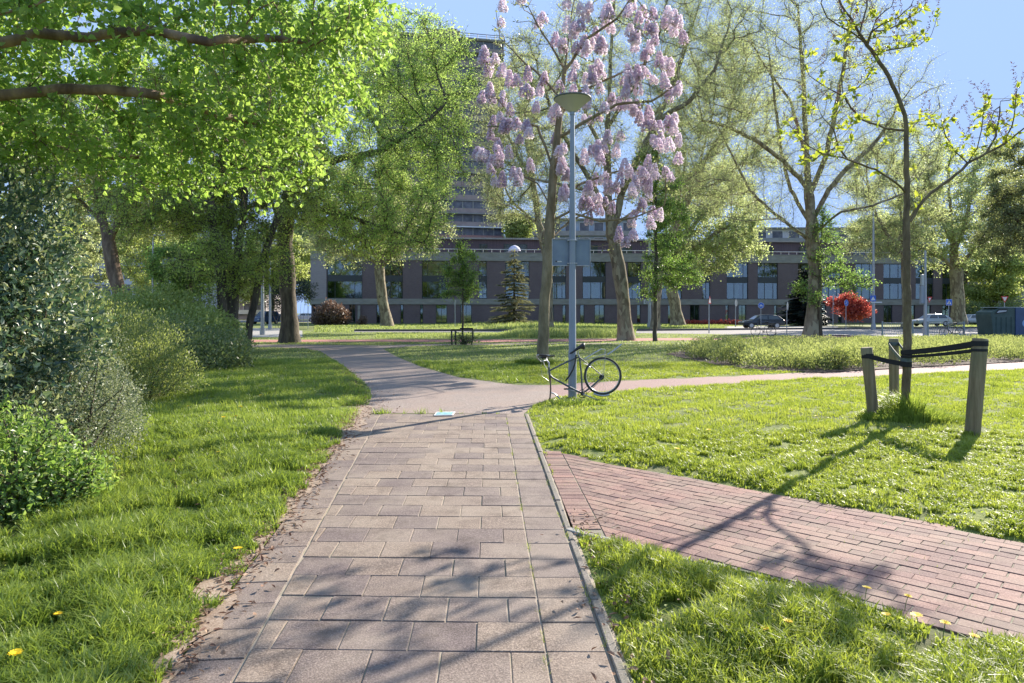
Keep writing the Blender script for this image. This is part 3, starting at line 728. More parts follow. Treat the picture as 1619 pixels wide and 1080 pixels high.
# --- near linden whose limbs come in from the left
D = 5.2
tr = [Vector((-7.2, 4.6, 0)), Vector((-7.1, 4.6, 2.2)), Vector((-6.8, 4.7, 3.2))]
b1 = [Vector((-6.8, 4.7, 3.2))]+PL([(-330, 90), (-150, 80), (0, 68), (60, 52), (140, 60), (190, 52), (250, 50), (330, 66), (420, 60, .6), (520, 70, 1)], D)
b2 = [Vector((-6.9, 4.7, 2.9))]+PL([(-330, 190), (-150, 170), (0, 151), (90, 141), (170, 141), (225, 146), (290, 162, .4), (360, 185, .9), (430, 200, 1.4)], 5.6)
b3 = [Vector((-6.8, 4.7, 3.3))]+PL([(-250, 80), (-80, 40), (0, 22), (60, 6), (110, -20), (180, -90)], 4.8)
b4 = PL([(-60, 165, .3), (60, 230, 1.2), (180, 250, 1.8), (300, 240, 2.2)], 5.8)
A = np.concatenate([ell(650, 130, 90, 420, 200, 6.3, 1.7), ell(420, 430, 60, 190, 190, 6.6, 1.8), ell(160, 545, 20, 75, 130, 6.0, 1.2), ell(260, 200, 230, 230, 90, 7.0, 1.5), ell(100, 420, 250, 80, 60, 6.6, 1.2)])
tree('linden_tree', 'near linden whose leafy limbs reach in from the left edge', 'tree', [tr, b1, b2, b3, b4], .095, A, .16, (.058, .049), M['leaf_linden'], M['bark_linden'],
     kill=.26, r_tip=.0035, trop=(0, 0, -.02), twig=(4600, .30, .0020), leaf_r=.012, per=7, spread=.03, droop=.25, lk=6, flare=.3, keep=lambda p: p[:, 0] > -6.2)

def crown_tree(name, label, pxy, D, R, trunk, limbs, blobs, step, ntw, per, leaf, lm, bm, **kw):
    seeds = [grounded(trunk, D)]+[PL(l, D) for l in limbs]
    seeds[0][0] = Vector((P(pxy[0], 495, D).x, D, 0))
    A = np.concatenate([ell(b[0], *b[1:]) for b in blobs])
    return tree(name, label, 'tree', seeds, R, A, step, leaf, M[lm], M[bm], twig=(ntw, kw.pop('tl', .7), kw.pop('tr_', .008)), per=per, **kw)

# --- big feathery elm on the left, dark stems
crown_tree('elm_tree', 'large feathery bright green tree leaning over the far end of the path', (458, 541), 37, .42,
    [(458, 541), (457, 480), (454, 430), (450, 385), (452, 350), (456, 310), (462, 260), (470, 200), (480, 130), (490, 70)],
    [[(452, 365), (440, 350), (425, 300), (405, 250), (380, 200), (350, 150)], [(456, 310), (490, 268), (540, 250, -1), (600, 240, -2), (660, 205, -3), (705, 165, -3)],
     [(454, 330), (500, 330, -2), (560, 345, -3), (620, 365, -3), (670, 385, -3)], [(470, 200), (520, 170, 1), (580, 120, 2), (640, 80, 2)], [(465, 240), (430, 180, 2), (400, 110, 3)],
     [(452, 350), (500, 300, 2), (570, 290, 4), (650, 300, 5), (710, 290, 5)]],
    [(600, 560, 200, 190, 175, 36, 6), (520, 650, 120, 112, 100, 36, 4.5), (380, 600, 330, 130, 80, 34, 4), (330, 430, 180, 130, 170, 38, 4), (120, 690, 240, 70, 90, 35, 3), (120, 610, 375, 95, 40, 34, 3), (120, 520, 50, 120, 60, 38, 4)], .5, 19000, 8, (.105, .068), 'leaf_elm', 'bark_dark',
    tl=1.0, spread=.10, leaf_r=.05, r_tip=.012, uptwig=-.05, droop=.12, outward=.8)
# --- group of dark stems left of it: separate trees
stems = [(350, 515, 27, .19, [(352, 560), (352, 500), (349, 440), (340, 380), (335, 330), (328, 270), (318, 210), (310, 150)]), (372, 515, 27.6, .16, [(372, 560), (370, 500), (374, 420), (385, 340), (388, 280), (384, 210), (376, 150)]),
         (395, 520, 28.5, .15, [(388, 560), (396, 505), (408, 450), (422, 390), (438, 345), (452, 300), (470, 240), (480, 180)]), (360, 515, 29, .16, [(368, 560), (362, 500), (362, 430), (360, 350), (350, 280), (352, 200), (362, 120)])]
for i, (bx, by, D, R, tk) in enumerate(stems):
    top = tk[-1]
    crown_tree('leafy_tree', ['dark-stemmed leafy tree, left stem of the clump behind the low shrubs', 'slim leafy tree at the right of the upright stems in the clump', 'slanting leafy tree leaning right out of the clump of dark stems', 'leafy tree whose straight stem stands between its clump neighbours'][i], (tk[0][0], 541), D, R, tk,
        [[tk[4], (tk[4][0]-60+30*i, tk[4][1]-50), (tk[4][0]-110+60*i, tk[4][1]-70)], [tk[5], (tk[5][0]+60-30*i, tk[5][1]-50)]],
        [(240, [290, 400, 440, 330][i], [200, 170, 260, 130][i], [130, 80, 80, 110][i], [110, 120, 80, 100][i], D, 2.8), (35, tk[2][0]+[-35, 15, 15, -10][i], 410, 55, 60, D-1, 1.6), (90, [230, 330, 420, 300][i], 330, 90, 50, D, 2.5)], .38, 3500, 8, (.085, .06), 'leaf_elm_dark', 'bark_dark',
        tl=.7, spread=.08, leaf_r=.035, r_tip=.009, uptwig=0, droop=.15, group='clump of dark-stemmed trees behind the left shrubs')

# --- paulownia in blossom
D = 21.6
seeds = [grounded([(858, 577), (860, 500), (866, 420), (870, 340), (876, 260), (884, 190), (893, 110), (900, 50), (908, 0), (915, -60)], D)]
limbs = [[(866, 395), (850, 375), (830, 340), (805, 325), (770, 318)], [(870, 350), (900, 335), (950, 350), (1000, 345, -.5), (1050, 325, -1)], [(876, 270), (850, 200), (815, 192), (790, 200, .4), (765, 200, .4)],
         [(880, 215), (920, 195, -.3), (975, 165, -.5), (1030, 160, -.8), (1075, 130, -1)], [(884, 190), (905, 150, .5), (960, 125, .7), (1020, 100, 1)], [(886, 160), (855, 120, .4), (820, 90, .6), (790, 60, .8)],
         [(893, 110), (870, 70), (850, 40), (835, 10)], [(893, 110), (930, 60, -.4), (975, 30, -.7), (1010, -20, -.8)], [(872, 320), (920, 290, .6), (980, 270, 1), (1040, 270, 1.2)], [(872, 330), (850, 290, .5), (810, 270, .8), (775, 262, .8)],
         [(866, 400), (900, 385), (945, 390, -.5), (1000, 380, -.8)], [(868, 380), (900, 350, 1), (960, 320, 1.6), (1020, 300, 1.8)]]
A = np.concatenate([ell(210, 930, 170, 160, 190, 21.6, 2.6), ell(60, 800, 170, 60, 140, 21.6, 1.8), ell(60, 1000, 300, 80, 80, 21.4, 2), ell(60, 820, 30, 60, 60, 21.6, 1.6), ell(80, 1040, 120, 50, 120, 21.6, 1.8)])
root, pos, par, rad, tips, tw = tree('paulownia_tree', 'paulownia with lilac blossom cones standing behind the lamp post', 'tree', seeds+[PL(l, D) for l in limbs], .17, A, .3, (.10, .06), M['leaf_olive'], M['bark_paulownia'], kill=.5,
    twig=(650, .35, .006), leaf_r=.02, per=3, r_tip=.009, trop=(0, 0, .25), flare=.35)
# flower cones at the shoot tips
tipidx = np.array([i for i in range(1, len(pos)) if tips[i] == 1 and not (par == i).any()])
sel = pos[tipidx]; sp = sel+np.array(root.location)
spx = CX+sp[:, 0]/sp[:, 1]*F; spy = HZ-(sp[:, 2]-H)/sp[:, 1]*F
wgt = np.where(spx > 905, .95, .55); k = rng.random(len(sel)) < wgt; sel = sel[k]
extra = sel[rng.integers(0, len(sel), 170)]+rng.normal(size=(170, 3))*np.array([.28, .28, .22]); sel = np.concatenate([sel, extra])
VP = []; AX = []; RV = []; SX = []
for q in sel:
    h_ = rnd(.26, .50); lean = Vector((rnd(-.2, .2), rnd(-.2, .2), 1)).normalized(); nb = int(95*h_/.45); hue = rnd(0, .5)
    for j in range(nb):
        t = (j+rnd(0, 1))/nb; a = j*2.4+rnd(-.3, .3); rr = (.145*(1-t)**.7+.035)*(1-.35*max(0, .2-t)/.2)
        o = Vector((math.cos(a), math.sin(a), 0)); c_ = Vector(q)+lean*(t*h_)+o*rr*.35
        VP.append(c_); AX.append((o*.9+Vector((0, 0, -.35+rnd(-.3, .3)))).normalized()); RV.append(min(1, max(0, hue+rnd(-.1, .55)))); SX.append(rr*.8+.03)
VP = np.array(VP); AX = np.array(AX); nf = len(VP); up = nrmz(rdir(nf)*.3+np.array([0, 0, 1])); sd = nrmz(np.cross(AX, up)); u2 = np.cross(sd, AX)
r0, r1, L_ = .008, .023, np.array(SX)[:, None]*.75
V = []
for kk in range(4):
    a = kk*math.pi/2; V.append(VP+(sd*math.cos(a)+u2*math.sin(a))*r0)
for kk in range(4):
    a = kk*math.pi/2; V.append(VP+AX*L_+(sd*math.cos(a)+u2*math.sin(a))*r1)
V = np.stack(V, 1).reshape(-1, 3); b_ = np.arange(nf)[:, None]*8
Fc = np.stack([b_+np.array([i, (i+1) % 4, 4+(i+1) % 4, 4+i]) for i in range(4)], 1).reshape(-1, 4)
np_mesh('blossom', V, Fc, M['lilac'], root, np.repeat(np.array(RV), 8))

# --- big planes
crown_tree('plane_tree', 'tall plane tree right behind the blossoming tree, thick bark-flecked trunk', (990, 538), 40, .40,
    [(991, 538), (986, 480), (978, 420), (968, 370), (962, 320), (960, 250), (962, 180), (965, 100), (970, 20), (975, -60)],
    [[(968, 365), (985, 300), (1010, 250), (1040, 190), (1070, 120), (1095, 40)], [(964, 340), (930, 280), (900, 230), (870, 170), (850, 110)], [(960, 250), (930, 190, 2), (910, 120, 3), (900, 40, 3)], [(962, 200), (1000, 140, -2), (1040, 60, -3), (1060, -20, -3)], [(966, 360), (1010, 330, 3), (1060, 300, 4), (1110, 270, 4)],
     [(964, 330), (925, 300, -2), (880, 290, -3), (830, 280, -3)], [(1040, 190), (1090, 160), (1130, 110), (1150, 50)]],
    [(760, 1000, 140, 190, 180, 40, 6), (600, 850, 200, 118, 180, 40, 4), (420, 1110, 80, 110, 170, 41, 5), (120, 1000, -20, 150, 50, 41, 5), (80, 1110, 290, 60, 60, 41, 3), (100, 850, 300, 60, 70, 40, 3)], .5, 25000, 5, (.075, .048), 'leaf_plane', 'bark_plane',
    tl=1.0, tr_=.0036, spread=.10, leaf_r=.06, r_tip=.014, uptwig=.3)
crown_tree('plane_tree', 'widest plane tree, forking low right of the centre above the shrub bed', (1283, 533), 45, .44,
    [(1283, 533), (1287, 480), (1290, 430), (1285, 385), (1284, 350), (1278, 300), (1275, 240), (1272, 170), (1268, 90), (1262, 10)],
    [[(1285, 385), (1255, 362), (1215, 330), (1185, 300), (1160, 250), (1135, 200)], [(1284, 360), (1250, 300, 1), (1235, 240, 2), (1225, 160, 2), (1215, 80, 2)], [(1284, 350), (1310, 300), (1340, 265), (1375, 235), (1410, 190)], [(1280, 310), (1305, 250), (1320, 180), (1335, 100), (1345, 20)],
     [(1278, 300), (1240, 255), (1200, 225), (1150, 200), (1110, 190)], [(1285, 370), (1330, 335, -2), (1380, 325, -3), (1430, 305, -3)], [(1276, 250), (1250, 160, 3), (1200, 90, 4), (1170, 30, 4)], [(1285, 380), (1230, 345, -3), (1180, 350, -4), (1130, 340, -4)]],
    [(800, 1270, 150, 180, 165, 45, 5), (400, 1190, 210, 130, 150, 45, 5), (400, 1375, 230, 110, 130, 45, 5), (300, 1170, 60, 120, 90, 45, 6), (160, 1330, 60, 100, 110, 45, 5), (120, 1400, 140, 90, 90, 45, 4)], .5, 18000, 5, (.072, .045), 'leaf_plane', 'bark_plane',
    tl=1.1, tr_=.0036, spread=.11, leaf_r=.06, r_tip=.015, uptwig=.3)
crown_tree('plane_tree', 'plane tree with a low spreading fork right of the guard rail', (1516, 512), 88, .75,
    [(1516, 513), (1515, 480), (1513, 455), (1512, 430), (1508, 400), (1505, 370), (1503, 330), (1500, 280)],
    [[(1512, 432), (1495, 412), (1470, 400), (1445, 385)], [(1512, 425), (1530, 405), (1550, 385), (1580, 350)], [(1508, 400), (1525, 360), (1535, 310), (1540, 270)], [(1505, 380), (1485, 340), (1470, 300), (1460, 270)]],
    [(420, 1510, 330, 95, 110, 88, 9), (100, 1450, 380, 50, 50, 88, 6), (120, 1580, 340, 60, 70, 88, 6)], 1.1, 4200, 7, (.28, .20), 'leaf_plane', 'bark_plane', tl=1.8, tr_=.02, spread=.22, leaf_r=.1, r_tip=.03, uptwig=.2)
crown_tree('plane_tree', 'leaning pale plane tree in front of the left windows of the brick building', (612, 515), 80, .60,
    [(611, 515), (608, 490), (603, 460), (600, 430), (601, 410), (595, 380), (590, 340), (585, 300)],
    [[(601, 425), (612, 412), (622, 400), (640, 370), (660, 330)], [(600, 415), (585, 395), (560, 370), (540, 340)], [(595, 385), (610, 340), (615, 300), (620, 260)], [(600, 420), (570, 400), (545, 395), (520, 400)]],
    [(380, 590, 330, 95, 90, 80, 8), (160, 530, 370, 55, 60, 80, 6), (120, 660, 350, 60, 60, 80, 5)], 1.0, 3900, 7, (.26, .18), 'leaf_plane_brown', 'bark_plane', tl=1.6, tr_=.02, spread=.2, leaf_r=.1, r_tip=.03, uptwig=0)
crown_tree('plane_tree', 'leaning plane tree before the brick building beside the thin dark tree', (1072, 513), 86, .70,
    [(1073, 513), (1068, 490), (1063, 465), (1060, 430), (1065, 390), (1075, 340), (1085, 280)],
    [[(1062, 440), (1090, 400), (1130, 370), (1165, 350)], [(1060, 430), (1040, 390), (1030, 340)], [(1065, 395), (1110, 340), (1150, 290), (1170, 240)]],
    [(420, 1120, 340, 85, 95, 86, 8), (160, 1165, 360, 50, 70, 86, 6), (100, 1110, 400, 60, 40, 84, 5)], 1.0, 4600, 8, (.27, .2), 'leaf_plane', 'bark_plane', tl=1.6, tr_=.02, spread=.22, leaf_r=.1, r_tip=.03, uptwig=0)
crown_tree('plane_tree', 'left plane tree with reddish flaking trunk rising behind the glossy shrub', (195, 500), 32, .30,
    [(196, 540), (194, 500), (190, 470), (180, 430), (172, 385), (168, 370), (160, 340), (150, 290), (140, 230)],
    [[(172, 385), (185, 355), (200, 320), (215, 270), (230, 200)], [(168, 370), (150, 340), (120, 310), (80, 290)], [(160, 340), (150, 290, 2), (170, 220, 3), (180, 150, 3)]],
    [(420, 160, 220, 160, 130, 33, 4), (120, 250, 330, 60, 60, 33, 3), (100, 60, 280, 80, 80, 33, 3)], .5, 5200, 8, (.13, .10), 'leaf_plane', 'bark_linden', tl=.9, spread=.1, leaf_r=.05, r_tip=.012, uptwig=0)
crown_tree('plane_tree', 'dark olive tree crowding the right edge of the view', (1700, 513), 62, .5,
    [(1690, 523), (1688, 480), (1680, 420), (1672, 360), (1668, 300), (1664, 240)],
    [[(1680, 420), (1640, 380), (1600, 340), (1570, 310)], [(1672, 360), (1700, 300), (1720, 240)], [(1668, 300), (1635, 270), (1600, 250)]],
    [(420, 1650, 310, 75, 85, 62, 7), (120, 1590, 370, 40, 50, 62, 4), (80, 1610, 260, 40, 40, 62, 4)], .8, 5200, 8, (.2, .14), 'leaf_olive', 'bark_dark', tl=1.2, tr_=.014, spread=.15, leaf_r=.08, r_tip=.02, uptwig=.1)
crown_tree('plane_tree', 'fainter plane tree standing back between the two big planes', (1036, 520), 64, .4,
    [(1036, 522), (1038, 470), (1044, 420), (1070, 350), (1100, 290), (1120, 200)], [[(1060, 375), (1075, 310), (1085, 250)], [(1090, 310), (1150, 280), (1200, 230)], [(1110, 260), (1150, 200), (1165, 130)]],
    [(520, 1140, 190, 110, 170, 64, 6), (160, 1060, 250, 60, 110, 64, 5)], .8, 12000, 6, (.13, .085), 'leaf_plane', 'bark_plane', tl=1.3, tr_=.009, spread=.14, leaf_r=.08, r_tip=.018, uptwig=.2)
crown_tree('plane_tree', 'distant plane tree filling the gap right of the widest plane', (1433, 518), 70, .4,
    [(1433, 520), (1433, 470), (1432, 420), (1425, 340), (1415, 270)], [[(1420, 400), (1385, 340), (1370, 280)], [(1419, 380), (1455, 320), (1470, 260)]],
    [(420, 1415, 300, 85, 110, 70, 6), (100, 1380, 380, 50, 40, 70, 5)], .85, 9000, 6, (.14, .09), 'leaf_plane', 'bark_plane', tl=1.3, tr_=.010, spread=.15, leaf_r=.08, r_tip=.018, uptwig=.2)
crown_tree('plane_tree', 'distant plane tree half hiding the tower, behind the lilac blossom', (868, 518), 66, .38,
    [(868, 521), (868, 470), (866, 420), (850, 340), (835, 240), (822, 170)], [[(855, 360), (810, 320), (785, 270)], [(866, 380), (880, 320), (890, 250)], [(826, 260), (795, 200), (785, 140)]],
    [(480, 825, 210, 75, 150, 66, 5), (80, 780, 310, 35, 60, 66, 4)], .8, 9000, 5, (.13, .085), 'leaf_plane_brown', 'bark_plane', tl=1.2, tr_=.009, spread=.14, leaf_r=.08, r_tip=.018, uptwig=.2)
# background crowns
def simple_tree(name, label, px, D, R, top, blobs, n, per, leaf, lm, bm='bark_dark', group=None, step=None, **kw):
    y0 = HZ+H*F/D; ymid = blobs[0][2]
    tk = [(px, y0), (px+rnd(-3, 3), (y0+ymid)/2), (px, ymid), (px+rnd(-5, 5), top)]
    return crown_tree(name, label, (px, y0), D, R, tk, [], blobs, step or D*.013, n, per, leaf, lm, bm, tl=kw.pop('tl', D*.017), tr_=D*.00022, spread=D*.0023, leaf_r=D*.0012, r_tip=D*.0003, group=group, **kw)
simple_tree('young_tree', 'thin dark-leaved tree just right of the thick plane trunk', 1036, 38.5, .11, 240, [(160, 1055, 350, 38, 85, 38.5, 2), (60, 1075, 430, 45, 45, 38.5, 1.8), (50, 1030, 440, 25, 35, 38.5, 1.2), (50, 1020, 280, 25, 50, 38.5, 1.5)], 2300, 9, (.10, .07), 'leaf_green')
simple_tree('young_tree', 'thin green-leaved tree directly beside the widest plane trunk', 1298, 44.5, .10, 330, [(120, 1305, 400, 40, 55, 44, 1.6), (60, 1350, 450, 40, 22, 44, 1.6), (60, 1270, 460, 25, 22, 44, 1.2)], 850, 8, (.11, .08), 'leaf_green', tl=.7)
simple_tree('yellow_tree', 'yellow-green young tree left of the container at the right', 1573, 105, .28, 395, [(260, 1573, 435, 48, 48, 105, 6), (60, 1550, 470, 28, 16, 105, 4)], 2600, 8, (.36, .26), 'leaf_yellow')
st = simple_tree('young_tree', 'small green tree held between black stakes by the cycle path', 732, 34.5, .05, 385, [(120, 732, 440, 36, 44, 34.5, 1.2), (40, 715, 460, 26, 16, 34.5, 1)], 1000, 8, (.09, .05), 'leaf_green', tl=.5)
for i, (px, D, top, R, blobs, lm, lab) in enumerate([
    (235, 70, 330, .3, [(220, 250, 400, 90, 80, 70, 6)], 'leaf_yellow', 'pale yellow-green tree far behind the left shrubs'),
    (300, 62, 360, .3, [(220, 290, 430, 60, 50, 62, 4)], 'leaf_green', 'mid-green bushy tree behind the fine-leaved shrub'),
    (130, 75, 330, .3, [(200, 110, 400, 100, 80, 75, 6)], 'leaf_plane_brown', 'brownish budding tree far left behind the glossy shrub'),
    (432, 112, 380, .3, [(260, 445, 415, 60, 52, 112, 8)], 'leaf_yellow', 'yellowish tree beyond the parked cars at the left'),
    (500, 150, 350, .3, [(160, 490, 400, 40, 60, 150, 9)], 'leaf_plane', 'hazy tree standing left of the brick building corner'),
    (395, 165, 380, .3, [(200, 400, 430, 55, 45, 165, 9)], 'leaf_plane', 'pale tree at the far end of the left street'),
    (505, 170, 400, .3, [(160, 500, 440, 32, 48, 170, 8)], 'leaf_yellow', 'yellowish tree filling the gap left of the building end wall'),
    (822, 135, 358, .3, [(160, 818, 368, 24, 20, 135, 4)], 'leaf_yellow', 'round light green tree top behind the roof terrace'),
    (20, 40, 250, .3, [(260, 40, 250, 150, 150, 40, 5)], 'leaf_elm_dark', 'leafy tree behind the upper left of the glossy shrub'),
    (1400, 135, 360, .4, [(260, 1395, 385, 70, 45, 135, 9)], 'leaf_plane', 'olive tree showing over the right half of the building roof'),
    (1600, 130, 380, .3, [(200, 1610, 400, 60, 60, 130, 8)], 'leaf_olive', 'dull green tree in front of the grey far right building')]):
    simple_tree('background_tree', lab, px, D, R, top, blobs, 2600 if i != 6 else 3600, 8, (D*.0034, D*.0025), lm)

# --- staked young tree at the right, drawn limb by limb
D = 9.86
seeds = [grounded([(1432, 670), (1433, 600), (1435, 500), (1434, 400), (1434, 300), (1433, 230), (1431, 183)], D),
 PL([(1431, 183), (1422, 158), (1411, 135), (1399, 110), (1384, 88), (1371, 72), (1358, 52), (1345, 28), (1330, 8), (1318, -30), (1310, -80)], D),
 PL([(1440, 350), (1452, 328), (1472, 305), (1502, 284), (1530, 258), (1560, 242), (1590, 226), (1619, 203), (1660, 175)], D)]
lim = [[(1432, 305), (1415, 288), (1385, 268), (1340, 252), (1300, 243), (1280, 232), (1262, 215), (1245, 195)], [(1431, 208), (1400, 203), (1365, 190), (1345, 170), (1333, 150), (1330, 120)], [(1431, 240), (1455, 238), (1470, 228), (1480, 220)],
 [(1333, 152), (1310, 140), (1280, 120), (1265, 95)], [(1333, 152), (1355, 140), (1370, 125), (1378, 112)], [(1384, 88), (1400, 80), (1430, 75), (1452, 72), (1470, 60), (1478, 40), (1483, 20)], [(1371, 72), (1378, 50), (1395, 38), (1420, 28), (1440, 10), (1452, -15)],
 [(1358, 56), (1362, 40), (1368, 20), (1372, -10)], [(1366, 66), (1345, 50), (1325, 40), (1308, 28), (1298, 5)], [(1378, 50), (1400, 48), (1425, 38), (1445, 22)], [(1372, 70), (1378, 50), (1386, 30), (1410, 10), (1420, -20)],
 [(1386, 197), (1388, 185), (1400, 175), (1420, 168)], [(1530, 258), (1545, 235), (1552, 205), (1555, 175)], [(1560, 242), (1575, 215), (1580, 185), (1582, 160)], [(1590, 226), (1600, 200), (1605, 170), (1608, 140)], [(1530, 258), (1510, 240), (1495, 215), (1488, 190)], [(1340, 252), (1325, 232), (1318, 205), (1300, 185)], [(1300, 243), (1285, 255), (1275, 240)], [(1385, 268), (1388, 240), (1400, 225)],
 [(1440, 345), (1455, 320), (1450, 290), (1445, 265)], [(1502, 284), (1500, 262), (1505, 240)]]
for i, l in enumerate(lim): seeds.append([P(q[0], q[1], D+(.12*j if i % 2 else -.12*j)) for j, q in enumerate(l)])
A = np.concatenate([ell(90, 1300, 200, 70, 70, 9.6, .9), ell(60, 1360, 60, 70, 60, 9.9, .9), ell(40, 1440, 40, 40, 45, 9.9, .6), ell(60, 1570, 200, 50, 50, 10, .7), ell(25, 1640, 160, 30, 50, 10, .5), ell(20, 1470, 200, 30, 30, 9.8, .5), ell(130, 1330, -90, 110, 90, 9.8, 1.3)])
root, pos, par, rad, tips, tw = tree('staked_tree', 'slender young tree tied between three round wooden stakes', 'tree', seeds, .058, A, .12, (.09, .045), M['leaf_stake'], M['bark_young'], kill=.22, r_tip=.0038, trop=(0, 0, .15),
    twig=(70, .2, .003), taper=.38, leaf_r=.009, per=0, flare=.25, jit=.1)
mb = MB(); mb.cbox((0, 0, 0), (.001, .001, .001))
tipi = np.array([i for i in range(1, len(pos)) if not (par == i).any()])
LP = []; LA = []; BP = []; BA = []
for i in tipi:
    q = pos[i]; dd = nrmz((q-pos[par[i]])[None])[0]; wx = q[0]+root.location.x; pxx = CX+wx/D*F
    if rng.random() < .8:
        for k in range(rng.integers(5, 10)): LP.append(q+rng.normal(size=3)*.02); LA.append(dd*.7+rdir(1)[0])
    if rng.random() < (.95 if pxx > 1480 else .6):     # stalk of small purplish flower buds
        st_ = dd*.5+np.array([0, 0, .8])+rng.normal(size=3)*.2; st_ /= np.linalg.norm(st_)
        for k in range(26):
            BP.append(q+st_*(.03+k*.013)+rng.normal(size=3)*.004); o_ = rdir(1)[0]; BA.append(o_*(1-.02*k)+st_*.35)
sidei = rng.integers(0, len(pos), 900)
for i in sidei:
    if rad[i] < .012 and rng.random() < .27:
        for k in range(rng.integers(2, 6)): LP.append(pos[i]+rng.normal(size=3)*.015); LA.append(rdir(1)[0]+np.array([0, 0, .4]))
LP = np.array(LP); LA = nrmz(np.array(LA)); n = len(LP); leaves('crown', LP, LA, nrmz(rdir(n)+np.array([0, 0, .7])), .055+.055*rng.random(n), .03+.026*rng.random(n), M['leaf_stake'], root, 6)
BP = np.array(BP); BA = nrmz(np.array(BA)); n = len(BP); leaves('flower_buds', BP, BA, rdir(n), .028+.02*rng.random(n), .012, M['leaf_bud'], root, 6)

# --- conifers
def conifer(label, px, D, top, rb, lm, n, sparse=1.0, ltag=(.22, .05)):
    x, _ = GD(px, D); Ht = H+(HZ-top)/F*D; root = empty('conifer', (x, D, 0), 0, label, 'conifer')
    mb = MB(); mb.tube([(0, 0, 0), (0, 0, Ht*.5), (0, 0, Ht)], [Ht*.018, Ht*.011, .02], 8)
    Pn = []; AXx = []
    z = Ht*.04
    while z < Ht*.985:
        R = rb*(1-z/Ht)**.85*rnd(.75, 1.15); nb = 7
        for k in range(nb):
            a = rnd(0, 6.283); L = R*rnd(.75, 1.1); e = Vector((math.cos(a)*L, math.sin(a)*L, -L*.12+rnd(-.1, .1))); s = Vector((0, 0, z))
            mid = e*.5+Vector((0, 0, -.06*L)); mb.tube([s, s+mid, s+e+Vector((0, 0, .08*L))], [.03, .02, .008], 3)
            m_ = int(n*L)
            for j in range(m_):
                t = rnd(.12, 1); q = s+e*t+Vector((0, 0, -.05*math.sin(t*3)))
                sd = Vector((-math.sin(a), math.cos(a), 0))*rnd(-1, 1)*.28*L*(1.1-t); Pn.append(q+sd+Vector((0, 0, rnd(-.05, .05)))); AXx.append(e.normalized()+sd*.8/max(L, .1)+Vector((rnd(-.3, .3), rnd(-.3, .3), rnd(-.3, .1))))
        z += Ht*.033*sparse*rnd(.8, 1.2)
    mb.build('trunk', M['bark_dark'], root)
    Pn = np.array(Pn); ax = nrmz(np.array(AXx)); k = len(Pn)
    leaves('needles', Pn, ax, nrmz(rdir(k)*.5+np.array([0, 0, 1])), ltag[0]*(.6+.8*rng.random(k)), ltag[1], M[lm], root, 4)
conifer('sparse pale conifer standing before the middle of the brick building', 813, 84, 397, 3.4, 'conifer_pale', 26, 1.25, (.55, .14))
conifer('dark blue-green conifer left of the red-leaved maple', 1273, 86, 420, 3.4, 'conifer_dark', 44, .9, (.6, .16))
# spreading dark cedar behind the elm trunk
x, _ = GD(460, 74)
shrub('cedar_tree', 'flat-topped dark cedar behind the thick trunk at the path end', [((x, 74, 4.3), (2.6, 2, .9)), ((x-1.0, 74, 3.3), (1.8, 1.5, .8)), ((x+1.4, 73.6, 3.5), (1.5, 1.2, .5)), ((x-1.5, 74, 2.4), (1.2, 1, .5))], 5500, (.34, .06), 'conifer_dark', cat='tree', stems=10, lump=.35)

# ================================================================ SHRUBS
def W3(px, py, D): p = P(px, py, D); return (p.x, p.y, p.z)
# tall glossy holly-like shrub at the left edge
shrub('holly_shrub', 'tall glossy dark shrub filling the left edge', [((-5.3, 6.2, 1.3), (1.25, 1.3, 1.35)), ((-5.6, 6.6, 2.4), (1.2, 1.2, 1.2)), ((-5.15, 6.9, 1.2), (.95, 1.1, 1.05)), ((-6.6, 6.0, 1.9), (1.3, 1.3, 1.6)), ((-4.95, 5.6, .95), (.75, .8, .85)), ((-5.1, 6.9, 2.0), (.6, .7, .55))],
      46000, (.072, .038), 'holly', 6, stems=40, upness=.5, lump=.2, shell=.22)
shrub('grey_shrub', 'dense grey-green small-leaved shrub with blossom specks beside the lawn', [((-4.45, 6.7, .55), (.72, .8, .68)), ((-4.95, 7.4, .85), (.7, .7, .75)), ((-4.5, 6.0, .5), (.5, .6, .5)), ((-4.75, 7.7, .4), (.55, .7, .5))],
      42000, (.026, .015), 'smallgrey', 6, stems=40, upness=.4, lump=.25, shell=.25)
shrub('leafy_shrub', 'low bright-leaved shrub at the lower left edge', [((-3.85, 5.15, .40), (.55, .5, .48)), ((-4.4, 5.1, .5), (.6, .5, .5)), ((-3.5, 5.35, .25), (.33, .35, .3))],
      12000, (.046, .026), 'brightshrub', 6, stems=60, upness=.35, lump=.25, shell=.3)
shrub('fine_shrub', 'broad fine-leaved olive shrub sloping down to the grass', [((-7.1, 12.0, .8), (1.5, 1.4, .9)), ((-8.2, 12.6, 1.1), (1.5, 1.4, .95)), ((-6.4, 11.8, .5), (.9, 1.1, .6)), ((-7.1, 10.9, .5), (1.3, .9, .6))],
      60000, (.055, .020), 'fineshrub', 4, stems=50, upness=.9, lump=.2, shell=.3)
shrub('dark_shrub', 'dark low shrub under the clump of stems', [((-8.7, 18.5, .6), (1.6, 1.6, .7)), ((-7.8, 17.6, .45), (1.1, 1.2, .55)), ((-9.8, 19.5, .7), (1.5, 1.3, .8)), ((-9.6, 17.5, .6), (1.3, 1.3, .7))],
      34000, (.085, .045), 'darkshrub', 4, stems=30, upness=.4, lump=.22)
shrub('bank_shrub', 'tall mid-green thicket behind the olive shrub', [((-13.5, 26, 1.3), (2.4, 1.8, 1.35)), ((-16.5, 27, 1.2), (2.3, 1.8, 1.3)), ((-11.5, 25, .9), (1.5, 1.4, .95))],
      34000, (.12, .07), 'leaf_yellow', 4, stems=40, upness=.4, lump=.3, shell=.3)
